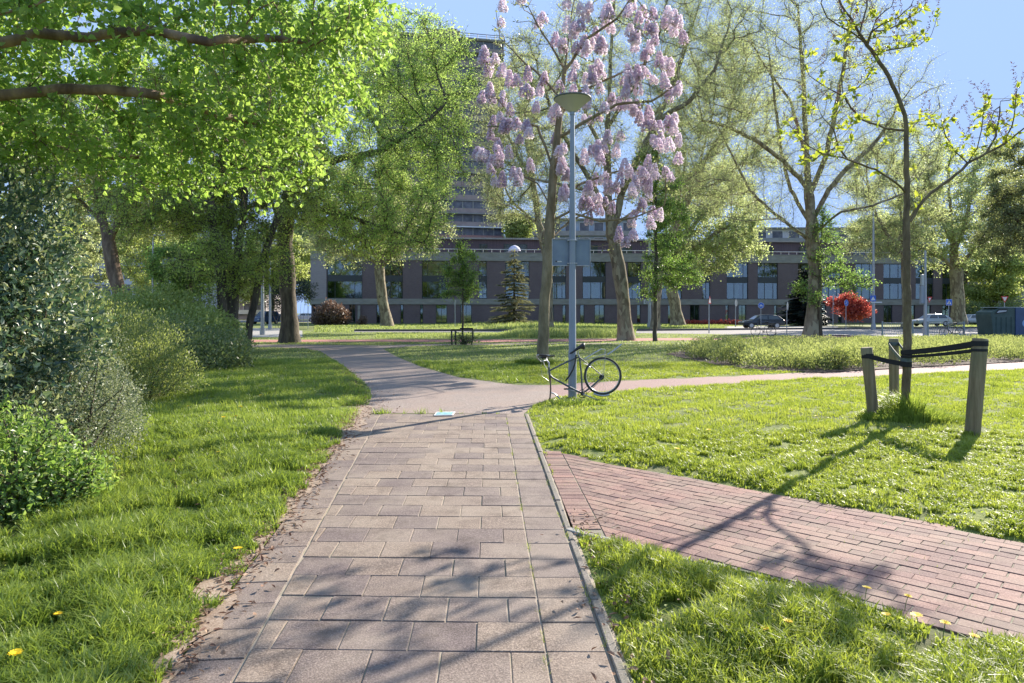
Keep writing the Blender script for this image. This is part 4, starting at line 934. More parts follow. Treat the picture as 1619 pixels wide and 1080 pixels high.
for i, (px, D, ht, wd, lm, lab) in enumerate([(245, 44, 2.6, 3.2, 'leaf_yellow', 'green hedge-like bush at the back of the left thicket'), (160, 46, 2.4, 3.4, 'leaf_green', 'bush left of its green neighbour beyond the thicket')]):
    x, _ = GD(px, D); shrub('bank_shrub', lab, [((x, D, ht*.5), (wd*.6, 1.6, ht*.55)), ((x+wd*.4, D, ht*.4), (wd*.4, 1.2, ht*.45))], 7000, (.2, .13), lm, 4, stems=10, lump=.3, shell=.4)
x, _ = GD(1345, 84)
shrub('red_maple', 'red-leaved Japanese maple in front of the brick building', [((x-.3, 84, 2.4), (1.7, 1.6, 1.2)), ((x-1.9, 84, 2.9), (1.1, 1.2, .7)), ((x+1.5, 84, 1.9), (1.3, 1.3, .9)), ((x-.4, 84, 3.5), (1.1, 1.0, .6)), ((x+1.0, 84, 2.9), (1.0, 1.0, .6)), ((x+.2, 83.6, 1.3), (1.3, 1.0, .7))], 6500, (.26, .15), 'redleaf', 4, cat='tree', stems=14, lump=.5, shell=.5)
x, _ = GD(530, 90)
shrub('brown_shrub', 'domed pinkish-brown flowering shrub at the building corner', [((x, 88, 1.5), (1.9, 1.7, 1.6)), ((x-1.2, 88, 1.0), (1.2, 1.3, 1.1)), ((x+1.3, 88, 1.0), (1.2, 1.3, 1.1))], 7000, (.28, .16), 'brownshrub', 4, stems=14, lump=.3)
x, _ = GD(574, 90)
shrub('brown_shrub', 'small round shrub beside the pale entrance screen', [((x, 90, .6), (.55, .5, .7)), ((x-.4, 90, .35), (.4, .4, .4))], 900, (.2, .1), 'brownshrub', 4, stems=4, lump=.2)
x, _ = GD(1100, 92)
o = shrub('red_flowers', 'row of low red-flowering plants against the building base', [((x+k*1.1, 92, .28), (.7, .5, .34)) for k in range(-2, 6)], 3000, (.2, .12), 'redleaf', 4, cat='flower bed', stems=6, lump=.35)
for px, D, r, lm, lab in ((1540, 96, 2.0, 'darkshrub', 'dark evergreen bush left of the yellow tree foot'), (1598, 96, 2.2, 'darkshrub', 'dark evergreen bush behind the recycling container')):
    x, _ = GD(px, D); shrub('evergreen_bush', lab, [((x, D, r*.75), (r, r*.8, r*.85))], 3500, (.25, .12), lm, 4, stems=6, lump=.3)
# shrub round the stakes of the far tree
x, _ = GD(735, 34.3)
shrub('rose_shrub', 'thorny low plant round the feet of the black stakes', [((x, 34.3, .3), (.75, .4, .35))], 420, (.10, .07), 'darkshrub', 4, stems=26, lump=.5, shell=.7)
# ground-cover bed on the right
mp = np.array(mulch); n0 = 0; cs = []
while len(cs) < 620:
    x = rnd(5, 32); y = rnd(18, 42)
    if inpoly(np.array([x]), np.array([y]), mulch)[0] and x < .83*y and edist(np.array([x]), np.array([y]), mulch)[0] > .22: cs.append((x, y, rnd(.22, .60)*(1.25-(y-18)/32)))
cs = np.array(cs); per = 230; k = np.repeat(np.arange(len(cs)), per); n = len(k); q = rdir(n); q[:, 2] = np.abs(q[:, 2])
keepm = w2(cs[:, 0], cs[:, 1], 1.1, 3) > -.55; k2 = keepm[k]
rr = (.30+.7*rng.random(n)**.5)
Pn = np.stack([cs[k, 0]+q[:, 0]*rr*.52, cs[k, 1]+q[:, 1]*rr*.52, .05+q[:, 2]*rr*cs[k, 2]*1.05], 1)[k2]; qq = q[k2]; n = len(Pn)
ax = nrmz(qq*.6+rdir(n)*.7+np.array([0, 0, .8])); rv = .15+.6*np.clip(Pn[:, 2]/.45, 0, 1)+.25*w2(Pn[:, 0], Pn[:, 1], .9, 2)+.5*(rng.random(n)-.5)  # low leaves darker: shade in the gaps is put into the leaf tone
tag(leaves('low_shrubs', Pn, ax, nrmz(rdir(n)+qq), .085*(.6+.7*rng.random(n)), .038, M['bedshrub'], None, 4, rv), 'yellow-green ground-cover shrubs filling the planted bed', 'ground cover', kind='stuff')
x, y = G(1333, 587)
shrub('bed_shrub', 'rounder darker bush at the front edge of the planted bed', [((x, y+.4, .32), (.42, .38, .34))], 1800, (.07, .03), 'fineshrub', 4, stems=12, upness=.6)
x, y = G(1178, 578)
shrub('bed_shrub', 'slightly taller bush near the left tip of the planted bed', [((x, y+.5, .36), (.5, .45, .42))], 1800, (.07, .03), 'fineshrub', 4, stems=12, upness=.6)
# ================================================================ BUILDINGS
def brickmat(name, c0, c1, c2, mortar, sc=1.0):
    m, nt, b = newmat(name)
    tc = coords(nt); sp = N(nt, 'ShaderNodeSeparateXYZ'); nt.links.new(tc, sp.inputs[0])
    ad = N(nt, 'ShaderNodeMath', operation='ADD'); nt.links.new(sp.outputs[0], ad.inputs[0]); nt.links.new(sp.outputs[1], ad.inputs[1])
    cb = N(nt, 'ShaderNodeCombineXYZ'); nt.links.new(ad.outputs[0], cb.inputs[0]); nt.links.new(sp.outputs[2], cb.inputs[1])
    br = N(nt, 'ShaderNodeTexBrick'); nt.links.new(cb.outputs[0], br.inputs['Vector']); br.inputs['Scale'].default_value = sc
    br.inputs['Brick Width'].default_value = .22; br.inputs['Row Height'].default_value = .07; br.inputs['Mortar Size'].default_value = .008
    br.inputs['Color1'].default_value = (*c0, 1); br.inputs['Color2'].default_value = (*c1, 1); br.inputs['Mortar'].default_value = (*mortar, 1)
    col = mix(nt, br.outputs[0], c2, ramp(nt, [(.45, (0,0,0)), (.7, (.5,.5,.5))], noise(nt, .35, 6, .7)))
    nt.links.new(col, b.inputs['Base Color']); b.inputs['Roughness'].default_value = .85; return m
M['brick_brown'] = brickmat('brick_brown', (.14,.10,.11), (.18,.135,.145), (.21,.165,.175), (.15,.13,.13))
M['brick_pale'] = brickmat('brick_pale', (.30,.26,.28), (.36,.31,.32), (.34,.30,.32), (.36,.34,.34))
M['brick_red'] = brickmat('brick_red', (.34,.15,.12), (.42,.20,.16), (.45,.25,.2), (.4,.3,.27))
M['band'] = simple('band', (.26,.25,.225), .85, c2=(.34,.33,.30), scale=.8, detail=7, stretch=(1, 1, 3))
M['dark_clad'] = simple('dark_clad', (.075,.05,.06), .6, c2=(.10,.07,.08), scale=1.5, stretch=(6, 6, .3))
M['frame'] = simple('frame', (.045,.055,.065), .45)
M['white_paint'] = simple('white_paint', (.75,.75,.73), .55)
M['curtain'] = simple('curtain', (.28,.33,.29), .9, c2=(.50,.55,.48), scale=3, stretch=(6, 6, .2))
M['blind'] = simple('blind', (.36,.44,.44), .8, c2=(.48,.54,.54), scale=3)
M['room'] = simple('room', (.05,.055,.06), .9, c2=(.14,.14,.13), scale=.9)
def glassmat(name, tint, refl=.35):
    m = bpy.data.materials.new(name); m.use_nodes = True; nt = m.node_tree; nt.nodes.remove(nt.nodes['Principled BSDF'])
    g = N(nt, 'ShaderNodeBsdfGlossy'); g.inputs['Roughness'].default_value = .03; g.inputs['Color'].default_value = (.85, .92, .95, 1)
    t = N(nt, 'ShaderNodeBsdfTransparent'); t.inputs[0].default_value = (*tint, 1)
    ms = N(nt, 'ShaderNodeMixShader'); f = N(nt, 'ShaderNodeFresnel'); f.inputs[0].default_value = 1.6
    mx = N(nt, 'ShaderNodeMath', operation='MAXIMUM'); nt.links.new(f.outputs[0], mx.inputs[0]); mx.inputs[1].default_value = refl
    nt.links.new(mx.outputs[0], ms.inputs[0]); nt.links.new(t.outputs[0], ms.inputs[1]); nt.links.new(g.outputs[0], ms.inputs[2])
    nt.links.new(ms.outputs[0], nt.nodes['Material Output'].inputs[0]); return m
M['glass'] = glassmat('glass', (.62,.72,.68), .16)
M['carglass'] = simple('carglass', (.03,.045,.05), .05, spec=.9)

# --- long brick building
A0 = Vector((-27.3, 100.0)); A1 = Vector((72.8, 109.0)); e = (A1-A0).normalized(); th = math.atan2(e.y, e.x)
bl_ = empty('brick_building', (A0.x, A0.y, 0), th, 'long low purple-brown brick apartment block with pale concrete bands', 'building')
LT = (A1-A0).length
def uu(px):
    k = (px-CX)/F; return (k*100+27.3)/(math.cos(th)-k*math.sin(th))
up_w = [(517,573),(606,637),(667,708),(757,770),(799,837),(867,895),(921,958),(992,1014),(1046,1078),(1110,1123),(1149,1183),(1198,1230),(1262,1290),(1300,1330),(1353,1382),(1397,1428),(1448,1476),(1490,1511)]
lo_w = [(552,562),(595,604),(633,638),(664,669),(689,707),(728,746),(870,876),(889,895),(917,924),(940,956),(977,982),(1007,1013),(1032,1041),(1056,1061),(1091,1106),(1147,1152),(1168,1180),(1224,1229),(1294,1306),(1325,1331),(1397,1411),(1440,1447),(1462,1472),(1490,1503)]
def piers(opens, z0, z1, u0, u1):
    mb = MB(); x = u0
    for a, b_ in opens+[(None, None)]:
        if a is None: mb.box((x, 0, z0), (u1, .45, z1)); break
        mb.box((x, 0, z0), (uu(a), .45, z1)); x = uu(b_)
    return mb
piers(up_w, 3.72, 9.4, uu(516), LT).build('wall', M['brick_brown'], bl_)
piers(lo_w, 0, 2.88, uu(498), LT+2.4).build('ground_floor_wall', M['brick_brown'], bl_)
mb = MB(); mb.box((uu(491), -.12, 2.88), (LT, .5, 3.72)); mb.build('concrete_band', M['band'], bl_)
mb = MB(); mb.box((uu(491), -.12, 9.4), (LT, .5, 10.6)); mb.box((uu(491), -.16, 10.6), (LT, .55, 10.68)); mb.build('parapet', M['band'], bl_)
mb = MB(); mb.box((uu(491), -.02, 3.72), (uu(516)-.01, .45, 9.4)); mb.build('end_wall', M['brick_pale'], bl_)
mb = MB(); mb.box((uu(491), .5, 0), (uu(491)+.3, 14, 9.4)); mb.box((LT+2.1, .46, 0), (LT+2.4, 14, 2.88)); mb.box((LT-.3, .5, 3.72), (LT, 14, 9.4)); mb.box((uu(491), 13.6, 0), (LT, 13.9, 9.4)); mb.build('rear_wall', M['brick_brown'], bl_)
mb = MB(); mb.box((uu(491)+.3, .55, 9.42), (LT-.3, 13.6, 9.6)); mb.box((uu(491)+.3, .5, 3.2), (LT-.3, 3.6, 3.4)); mb.box((uu(491)+.3, .5, 6.3), (LT-.3, 3.6, 6.5)); mb.build('floor_slab', M['band'], bl_)
mb = MB(); mb.box((uu(491)+.3, 3.6, .0), (LT-.3, 3.8, 9.4)); mb.build('room_wall', M['room'], bl_)
def window(u0, u1, z0, z1, cols, rows, curt, sill=True):
    f = MB(); w_ = .09
    f.box((u0, .14, z0), (u0+w_, .26, z1)); f.box((u1-w_, .14, z0), (u1, .26, z1)); f.box((u0+w_, .14, z0), (u1-w_, .26, z0+w_)); f.box((u0+w_, .14, z1-w_), (u1-w_, .26, z1))
    for c in cols: f.box((u0+(u1-u0)*c-.035, .15, z0+w_), (u0+(u1-u0)*c+.035, .25, z1-w_))
    for r in rows: f.box((u0+w_, .145, z0+(z1-z0)*r-.05), (u1-w_, .255, z0+(z1-z0)*r+.05))
    fo = f.build('window', M['frame'], bl_)
    p = MB(); p.box((u0+w_, .19, z0+w_), (u1-w_, .205, z1-w_)); p.build('pane', M['glass'], fo)
    c = MB()
    for (a, b_, z_a, z_b) in curt: c.box((u0+(u1-u0)*a, .45, z0+(z1-z0)*z_a), (u0+(u1-u0)*b_, .5, z0+(z1-z0)*z_b))
    if curt: c.build('curtain', M['curtain'] if random.random() < .6 else M['blind'], fo)
for i, (a, b_) in enumerate(up_w):
    wide = b_-a > 20
    ct = []
    if random.random() < .8: ct.append((rnd(0, .3), rnd(.6, 1), rnd(.62, .78), .98))
    if random.random() < .75: ct.append((rnd(.0, .35), rnd(.5, .98), .03, rnd(.25, .42)))
    if random.random() < .5: ct.append((.8, .98, .03, .42))
    window(uu(a), uu(b_), 3.74, 9.38, [.22, .78] if b_-a > 40 else ([.36, .78] if wide else [.5]), [.46, .60], ct)
    sp_ = MB(); sp_.box((uu(a)+.1, .11, 3.74+5.64*.445), (uu(b_)-.1, .139, 3.74+5.64*.60)); 
    sp_.build('spandrel', M['frame'], bl_)
for i, (a, b_) in enumerate(lo_w):
    window(uu(a), uu(b_), .05, 2.86, [.5] if b_-a > 8 else [], [], [(rnd(.05, .4), .95, .02, .95)] if random.random() < .55 else [])
# set-back roof storey
mb = MB(); U0 = uu(640); U1 = uu(1520)
mb.box((U0, 6.5, 9.6), (U1, 13.2, 13.3)); mb.build('roof_storey', M['dark_clad'], bl_)
mb = MB(); mb.box((U0-.5, 6.0, 13.3), (U1+.5, 13.5, 13.55)); mb.build('roof', M['band'], bl_)
for (a, b_) in ((747,760),(786,823),(850,872),(905,935),(960,990),(1040,1070),(1120,1150),(1190,1215),(1255,1280),(1340,1370),(1420,1450)):
    f = MB(); z0, z1 = 10.75, 12.6; u0, u1 = uu(a)*1.06, uu(b_)*1.06
    f.box((u0, 6.42, z0), (u1, 6.49, z1)); fo = f.build('window', M['frame'], bl_)
    p = MB(); n_ = 3
    for k in range(n_): p.box((u0+(u1-u0)*k/n_+.06, 6.37, z0+.08), (u0+(u1-u0)*(k+1)/n_-.06, 6.415, z1-.08))
    p.build('pane', M['carglass'], fo)
mb = MB(); mb.tube([(uu(640), .2, 11.15), (LT, .2, 11.15)], .04, 6)
for k in range(70): x_ = uu(640)+(LT-uu(640))*k/69; mb.tube([(x_, .2, 10.68), (x_, .2, 11.13)], .025, 4)
mb.build('railing', M['white_paint'], bl_)
# air-conditioning unit on the band
mb = MB(); u_ = uu(1021); mb.box((u_-.38, -.5, 2.95), (u_+.38, -.14, 3.65)); ac = mb.build('air_conditioner', M['white_paint'], bl_, bevel=.02)
mb = MB(); mb.ring((u_, -.51, 3.3), (0, 1, 0), .24, .03, 20, 5); mb.ring((u_, -.51, 3.3), (0, 1, 0), .12, .02, 16, 5); mb.build('fan_grille', M['frame'], ac)
mb = MB(); mb.box((uu(566), -.5, 0), (uu(570), -.2, 2.7)); mb.build('entrance_screen', M['band'], bl_)
mb = MB(); mb.box((uu(500), -.03, 2.15), (uu(500)+.1, -.01, 2.3)); 
# parasol on the terrace
px_ = A0+e*(uu(812)*1.01)+Vector((-e.y, e.x))*1.6
pr = empty('parasol', (px_.x, px_.y, 10.0), 0, 'closed-looking white and lilac domed parasol on the roof terrace', 'parasol')
pr['label'] = 'white and lilac domed parasol on the roof terrace'
mb = MB(); mb.lathe([(.95, 1.05), (.93, 1.25), (.8, 1.5), (.55, 1.75), (.25, 1.88), (.02, 1.95)], 16); mb.build('canopy', simple('parasol', (.55,.5,.65), .8, c2=(.75,.72,.8), scale=3), pr)
mb = MB(); mb.tube([(0, 0, -.4), (0, 0, 1.9)], .04, 6); mb.build('pole', M['white_paint'], pr)

# --- high-rise tower
T0 = Vector(GD(596, 156)); T1 = Vector(GD(797, 162)); te = (T1-T0).normalized(); tt = math.atan2(te.y, te.x); TL = (T1-T0).length
tw_ = empty('tower_block', (T0.x, T0.y, 0), tt, 'tall apartment tower with grey upper floors and red brick lower floors', 'building')
M['tower_grey'] = simple('tower_grey', (.31,.235,.205), .8, c2=(.38,.30,.265), scale=.6)
M['tower_glass'] = simple('tower_glass', (.07,.075,.09), .3, c2=(.17,.17,.19), scale=.8, spec=.4)
ZT = H+(495-66)/F*162; FH = 3.15; nfl = int(ZT/FH)
mb = MB(); mb.box((.2, .3, 0), (TL-.2, 16, ZT-.1)); mb.build('body', M['tower_grey'], tw_)
for k in range(nfl):
    z = ZT-(k+1)*FH
    if z < 2: break
    low = k >= 14; mt = 'brick_red' if low else 'tower_grey'
    mb = MB(); mb.box((0, 0, z), (TL, .32, z+1.15)); mb.box((TL-.3, .32, z), (TL, 16, z+1.15)); mb.build('wall', M[mt], tw_)
    if z > ZT-26*FH: 
        mb = MB(); mb.box((.2, -1.0 if low or k % 3 == 1 else -.12, z+FH-.28), (TL+(.8 if low else .1), -.002, z+FH-.05)); mb.build('balcony_slab', M['white_paint'] if low else M['band'], tw_)
    fo = MB(); nb = 12
    for j in range(nb+1): x_ = TL*j/nb; fo.box((max(x_-.12, 0), .16, z+1.15), (min(x_+.12, TL), .3, z+FH-.28))
    fo = fo.build('window', M['frame'] if j % 2 else M['band'], tw_); pp = MB(); pp.box((.15, .22, z+1.15), (TL-.15, .27, z+FH-.28)); pp.build('pane', M['tower_glass'], fo)
mb = MB(); mb.box((-.3, -.3, ZT-.08), (TL+.3, 16, ZT+.25)); mb.build('roof', M['band'], tw_)
mb = MB(); mb.tube([(0, 0, ZT+1.3), (TL, 0, ZT+1.3), (TL, 15, ZT+1.3)], .09, 5); mb.tube([(0, 0, ZT+.8), (TL, 0, ZT+.8)], .05, 4)
for j in range(15): mb.tube([(TL*j/14, 0, ZT+.2), (TL*j/14, 0, ZT+1.3)], .07, 4)
mb.build('roof_railing', M['frame'], tw_)
mb = MB(); mb.box((TL*.38, 3, ZT+.25), (TL*.66, 9, ZT+3.0)); mb.box((TL*.56, 4, ZT+3.0), (TL*.64, 7, ZT+3.8)); mb.build('penthouse', M['tower_grey'], tw_)

# --- other far buildings
def block(name, label, px0, px1, D, top, dep, wall, slab, fh=3.0, nb=8, dz=0):
    x0, _ = GD(px0, D); x1, _ = GD(px1, D); Wd = x1-x0; Ht = H+(HZ-top)/F*D
    r = empty(name, (x0, D, 0), dz, label, 'building'); mb = MB(); mb.box((0, .2, 0), (Wd, dep, Ht)); mb.build('body', M[wall], r)
    nf = int(Ht/fh)
    for k in range(nf):
        z = Ht-(k+1)*fh; mb = MB(); mb.box((-.1, -.9, z-.1), (Wd+.1, .19, z+.12)); mb.box((-.1, -.9, z+.12), (Wd+.1, -.82, z+.95)); mb.build('balcony', M[slab], r)
        f = MB()
        for j in range(nb): f.box((Wd*(j+.12)/nb, .12, z+.6), (Wd*(j+.8)/nb, .19, z+fh-.45))
        fo = f.build('window', M['white_paint'], r); p = MB()
        for j in range(nb): p.box((Wd*(j+.15)/nb, .07, z+.7), (Wd*(j+.77)/nb, .115, z+fh-.55))
        p.build('pane', M['tower_glass'], fo)
    mb = MB(); mb.box((-.2, -.95, Ht), (Wd+.2, dep, Ht+.3)); mb.build('roof', M['band'], r)
    return r
M['white_wall'] = simple('white_wall', (.58,.57,.56), .8, c2=(.66,.65,.63), scale=.5)
M['blue_glass'] = simple('blue_glass', (.22,.30,.38), .15, c2=(.34,.42,.50), scale=.4, spec=.8)
block('apartment_block', 'white apartment block with balconies far behind the left trees', 95, 325, 130, 300, 12, 'white_wall', 'white_wall', nb=14)
block('office_building', 'blue glass office block behind the roof terrace', 799, 1005, 150, 348, 14, 'blue_glass', 'band', 3.4, 9)
block('grey_building', 'grey residential block beyond the yellow tree at the right', 1536, 1800, 150, 428, 12, 'brick_pale', 'band', 3.0, 12)
block('pale_building', 'pale block visible above the right half of the brick building', 1165, 1480, 165, 362, 12, 'white_wall', 'band', 3.2, 12)
block('street_houses', 'low row of houses at the end of the left street', -150, 420, 170, 458, 12, 'brick_pale', 'white_wall', 3.0, 30)

# ================================================================ LAMP POST, SIGN BOARD, OLD BICYCLE
LX, LD = P(905, 632, 12.6).x, 12.6
M['pole_blue'] = simple('pole_blue', (.22,.26,.31), .5, c2=(.29,.33,.38), scale=3, metal=.2, stretch=(1, 1, .15))
M['galv'] = simple('galv', (.33,.35,.37), .45, c2=(.42,.44,.46), scale=20, metal=.5)
lp = empty('lamp_post', (LX, LD, 0), 0, 'blue-grey park lamp post with a bowl-shaped head, old bicycle against it', 'lamp post')
ztop = H+(HZ-182)/F*LD
mb = MB(); mb.tube([(0, 0, 0), (0, 0, .9), (0, 0, .92), (0, 0, 3.0), (0, 0, ztop)], [.078, .074, .068, .058, .040], 16); mb.tube([(0, 0, ztop), (0, 0, ztop+.06)], .052, 14); mb.build('pole', M['pole_blue'], lp)
mb = MB(); z0 = ztop+.05; mb.lathe([(.05, 0), (.075, .015), (.15, .08), (.25, .165), (.335, .235)], 32, (0, 0, z0))
m_, nt_m, b_m = newmat('lamp_bowl'); b_m.inputs['Base Color'].default_value = (.80, .82, .75, 1); b_m.inputs['Roughness'].default_value = .35
t_ = N(nt_m, 'ShaderNodeBsdfTranslucent'); t_.inputs[0].default_value = (.9, .92, .85, 1); ms_ = N(nt_m, 'ShaderNodeMixShader'); ms_.inputs[0].default_value = .6
nt_m.links.new(b_m.outputs[0], ms_.inputs[1]); nt_m.links.new(t_.outputs[0], ms_.inputs[2]); nt_m.links.new(ms_.outputs[0], nt_m.nodes['Material Output'].inputs[0])
mb.build('lamp_shade', m_, lp)
mb = MB(); mb.lathe([(.33, .235), (.345, .24), (.347, .262), (.335, .27), (.2, .29), (.0, .30)], 32, (0, 0, z0)); mb.build('lamp_cap', simple('lamp_cap', (.10,.12,.11), .6), lp)
mb = MB(); mb.box((-.03, -.08, .45), (.03, -.07, .75)); mb.build('access_door', M['pole_blue'], lp)
# sign board seen from behind
sg = empty('sign_board', (LX, LD, 0), 0, 'back of a rectangular grey-blue sign board clamped to the lamp post', 'sign')
x0, x1 = (874-905)/F*LD, (933-905)/F*LD; z0 = H+(HZ-419)/F*LD; z1 = H+(HZ-378)/F*LD
M['signback'] = simple('signback', (.15,.20,.27), .5, c2=(.20,.26,.33), scale=4, metal=.1)
mb = MB(); mb.box((x0, .062, z0), (x1, .068, z1)); mb.build('panel', M['signback'], sg)
mb = MB(); w_ = .012; mb.box((x0-w_, .045, z0-w_), (x1+w_, .07, z0)); mb.box((x0-w_, .045, z1), (x1+w_, .07, z1+w_)); mb.box((x0-w_, .045, z0), (x0, .07, z1)); mb.box((x1, .045, z0), (x1+w_, .07, z1)); mb.build('rim', M['galv'], sg)
mb = MB()
for z in (z0+.03, z1-.02): mb.tube([(0, 0, z-.012), (0, 0, z+.012)], .066, 16); mb.box((-.09, -.01, z-.012), (.09, .06, z+.012))
mb.build('clamp', M['galv'], sg)
mb = MB(); a = (877-905)/F*LD; z = H+(HZ-413)/F*LD; mb.box((a+.02, .058, z-.012), (a+.045, .0615, z+.014)); st1 = mb.build('sticker', simple('ink', (.03, .02, .03), .6), sg)
mb = MB()
for k, hh in enumerate((.016, .02, .018, .022, .016)): mb.box((a+.055+k*.017, .058, z-.012), (a+.066+k*.017, .0615, z-.012+hh))
mb.build('sticker_text', M['white_paint'], sg)

# bicycle without a front wheel
M['bikegrey'] = simple('bikegrey', (.08,.095,.11), .5, c2=(.13,.145,.16), scale=14, metal=.1)
M['alu'] = simple('alu', (.42,.43,.45), .35, c2=(.5,.51,.53), scale=30, metal=.7)
M['black'] = simple('black', (.018,.018,.02), .55)
M['rubber'] = simple('rubber', (.035,.035,.035), .85, c2=(.07,.068,.065), scale=30)
M['rust'] = simple('rust', (.10,.06,.04), .8, c2=(.17,.13,.10), scale=30)
BD = 12.42
bk = empty('old_bicycle', (LX, BD, 0), 0, 'abandoned grey bicycle without front wheel leaning on the lamp post', 'bicycle')
def B(cx_, cy_, y=0):
    p = P(820+cx_/6.75, 500+cy_/6.75, BD); return Vector((p.x-LX, y, p.z+.0))
wc = B(898, 638); wr = 203/6.75/F*BD
mb = MB(); mb.ring(wc, (0, 1, 0), wr-.017, .017, 48, 8); wh = mb.build('wheel', M['rubber'], bk)
mb = MB(); mb.ring(wc, (0, 1, 0), wr-.042, .009, 48, 6); mb.build('rim', M['alu'], wh)
mb = MB()
for k in range(28):
    a = k*2*math.pi/28; a2 = a+(.5 if k % 2 else -.5); s = 1 if (k//2) % 2 else -1
    mb.tube([wc+Vector((math.cos(a2)*.025, .03*s, math.sin(a2)*.025)), wc+Vector((math.cos(a)*(wr-.045), 0, math.sin(a)*(wr-.045)))], .0016, 3)
mb.build('spokes', M['alu'], wh)
mb = MB(); mb.tube([wc+Vector((0, -.06, 0)), wc+Vector((0, .06, 0))], .022, 10); mb.tube([wc+Vector((-.03, -.05, -.02)), wc+Vector((-.03, -.035, -.02))], .045, 14); mb.build('hub', M['black'], wh)
bb = B(680, 825); st_ = B(648, 432); htt = B(322, 545); htb = B(330, 622)
mb = MB(); mb.tube([bb, B(668, 600), st_], .0155, 8); mb.tube([B(590, 455), B(460, 515), B(332, 580)], .0155, 8); mb.tube([htb, B(360, 655), B(450, 705), B(560, 765), bb], .018, 8); mb.tube([htt, htb], .021, 8)
for s in (-1, 1):
    mb.tube([st_+Vector((0, .02*s, -.01)), B(740, 510, .045*s), wc+Vector((0, .055*s, 0))], .009, 6); mb.tube([bb+Vector((0, .03*s, 0)), B(790, 745, .05*s), wc+Vector((0, .055*s, -.01))], .010, 6)
mb.tube([bb+Vector((0, -.045, 0)), bb+Vector((0, .045, 0))], .026, 10); mb.tube([B(590, 455), st_], .014, 8)
mb.build('frame', M['bikegrey'], bk)
mb = MB(); mb.tube([htb, B(334, 660), B(340, 700)], .018, 8)
for s in (-1, 1): mb.tube([B(338, 690, .02*s), B(342, 780, .05*s), B(335, 870, .05*s), B(306, 950, .05*s)], [.013, .012, .010, .008], 6)
mb.build('fork', M['rust'], bk)
mb = MB(); mb.tube([B(345, 815), B(385, 828), B(425, 865), B(460, 905), B(490, 940)], .028, 8, flat=.5); mb.build('mudguard_stub', M['alu'], bk)
mb = MB(); mb.tube([htt, B(325, 500), B(300, 470)], .014, 8); mb.tube([B(300, 470, -.0), B(235, 478, -.12), B(195, 440, -.2), B(188, 408, -.22), B(215, 405, -.24), B(290, 412, -.26)], .011, 8)
mb.tube([B(300, 470, 0), B(300, 450, .1), B(270, 432, .2), B(300, 425, .25), B(345, 430, .28)], .011, 8); mb.tube([B(230, 440, -.2), B(250, 470, -.16), B(235, 540, -.05), B(250, 640, 0), B(322, 690, 0)], .003, 4); mb.tube([B(260, 460, .1), B(275, 520, .05), B(300, 560, .0), B(310, 620, 0)], .003, 4)
hb = mb.build('handlebar', M['alu'], bk)
for s, (a, b_) in enumerate(((B(300, 432, .26), B(395, 436, .30)), (B(215, 405, -.24), B(300, 412, -.28)))): mb = MB(); mb.tube([a, b_], .016, 8); mb.build('grip', M['black'], hb)
mb = MB(); mb.tube([B(245, 450, .0), B(262, 425, .0), B(300, 440, 0)], [.03, .045, .02], 10); mb.build('headlight', M['black'], bk)
# saddle: tapered, rear high
mb = MB(); secs = [(545, 398, .018, .012), (575, 385, .022, .02), (605, 360, .035, .03), (640, 335, .07, .035), (672, 318, .085, .04), (695, 320, .07, .04), (704, 345, .045, .02)]; vv = []; ff = []; nn_ = 12
for (cx_, cy_, hw, hh) in secs:
    c_ = B(cx_, cy_)
    for k in range(nn_): a = 2*math.pi*k/nn_; vv.append(c_+Vector((math.sin(a)*hh*.5, math.cos(a)*hw, math.sin(a)*hh*1.35)))
for i in range(len(secs)-1):
    for k in range(nn_): ff.append((i*nn_+k, i*nn_+(k+1) % nn_, (i+1)*nn_+(k+1) % nn_, (i+1)*nn_+k))
ff += [tuple(range(nn_))[::-1], tuple(range((len(secs)-1)*nn_, len(secs)*nn_))]; mb.add(vv, ff, True); mb.build('saddle', M['black'], bk)
mb = MB(); mb.tube([st_, B(632, 400), B(640, 370)], .0125, 8); mb.build('seat_post', M['alu'], bk)
mb = MB()
for s in (-.06, -.02, .02, .06): mb.tube([B(700, 455, s), B(760, 420, s), B(880, 350, s), B(925, 355, s)], .004, 5)
for (a, b_) in ((760, 420), (800, 397), (840, 373), (885, 349), (925, 355)): mb.tube([B(a, b_, -.06), B(a, b_, .06)], .004, 5)
for s in (-.06, .06): mb.tube([B(925, 358, s), wc+Vector((.01, s, .02))], .004, 5); mb.tube([B(700, 455, s), B(735, 462, s), B(925, 400, s)], .004, 5)
mb.build('carrier', M['alu'], bk)
mb = MB(); mb.ring(wc, (0, 1, 0), wr+.012, .022, 14, 6, math.radians(70), math.radians(118)); mb.tube([B(945, 412), B(1000, 380), B(1100, 300)], .028, 8, flat=.6); mb.build('mudguard', M['alu'], bk)
mb = MB(); mb.tube([B(690, 500), B(735, 520), B(765, 545)], .02, 8, flat=.35); mb.tube([B(690, 838), B(760, 865), B(800, 880)], .018, 8, flat=.4); mb.build('mudguard_lower', M['alu'], bk)
mb = MB(); mb.ring(bb+Vector((0, -.05, 0)), (0, 1, 0), .075, .006, 28, 5); mb.ring(bb+Vector((0, -.05, 0)), (0, 1, 0), .03, .008, 16, 5)
for k in range(5): a = k*1.2566; mb.tube([bb+Vector((0, -.05, 0)), bb+Vector((math.cos(a)*.075, -.05, math.sin(a)*.075))], .005, 4)
mb.tube([bb+Vector((0, -.05, -.075)), wc+Vector((0, -.05, -.04))], .004, 4); mb.tube([bb+Vector((0, -.05, .075)), wc+Vector((0, -.05, .035))], .004, 4)
mb.build('chainring', M['black'], bk)
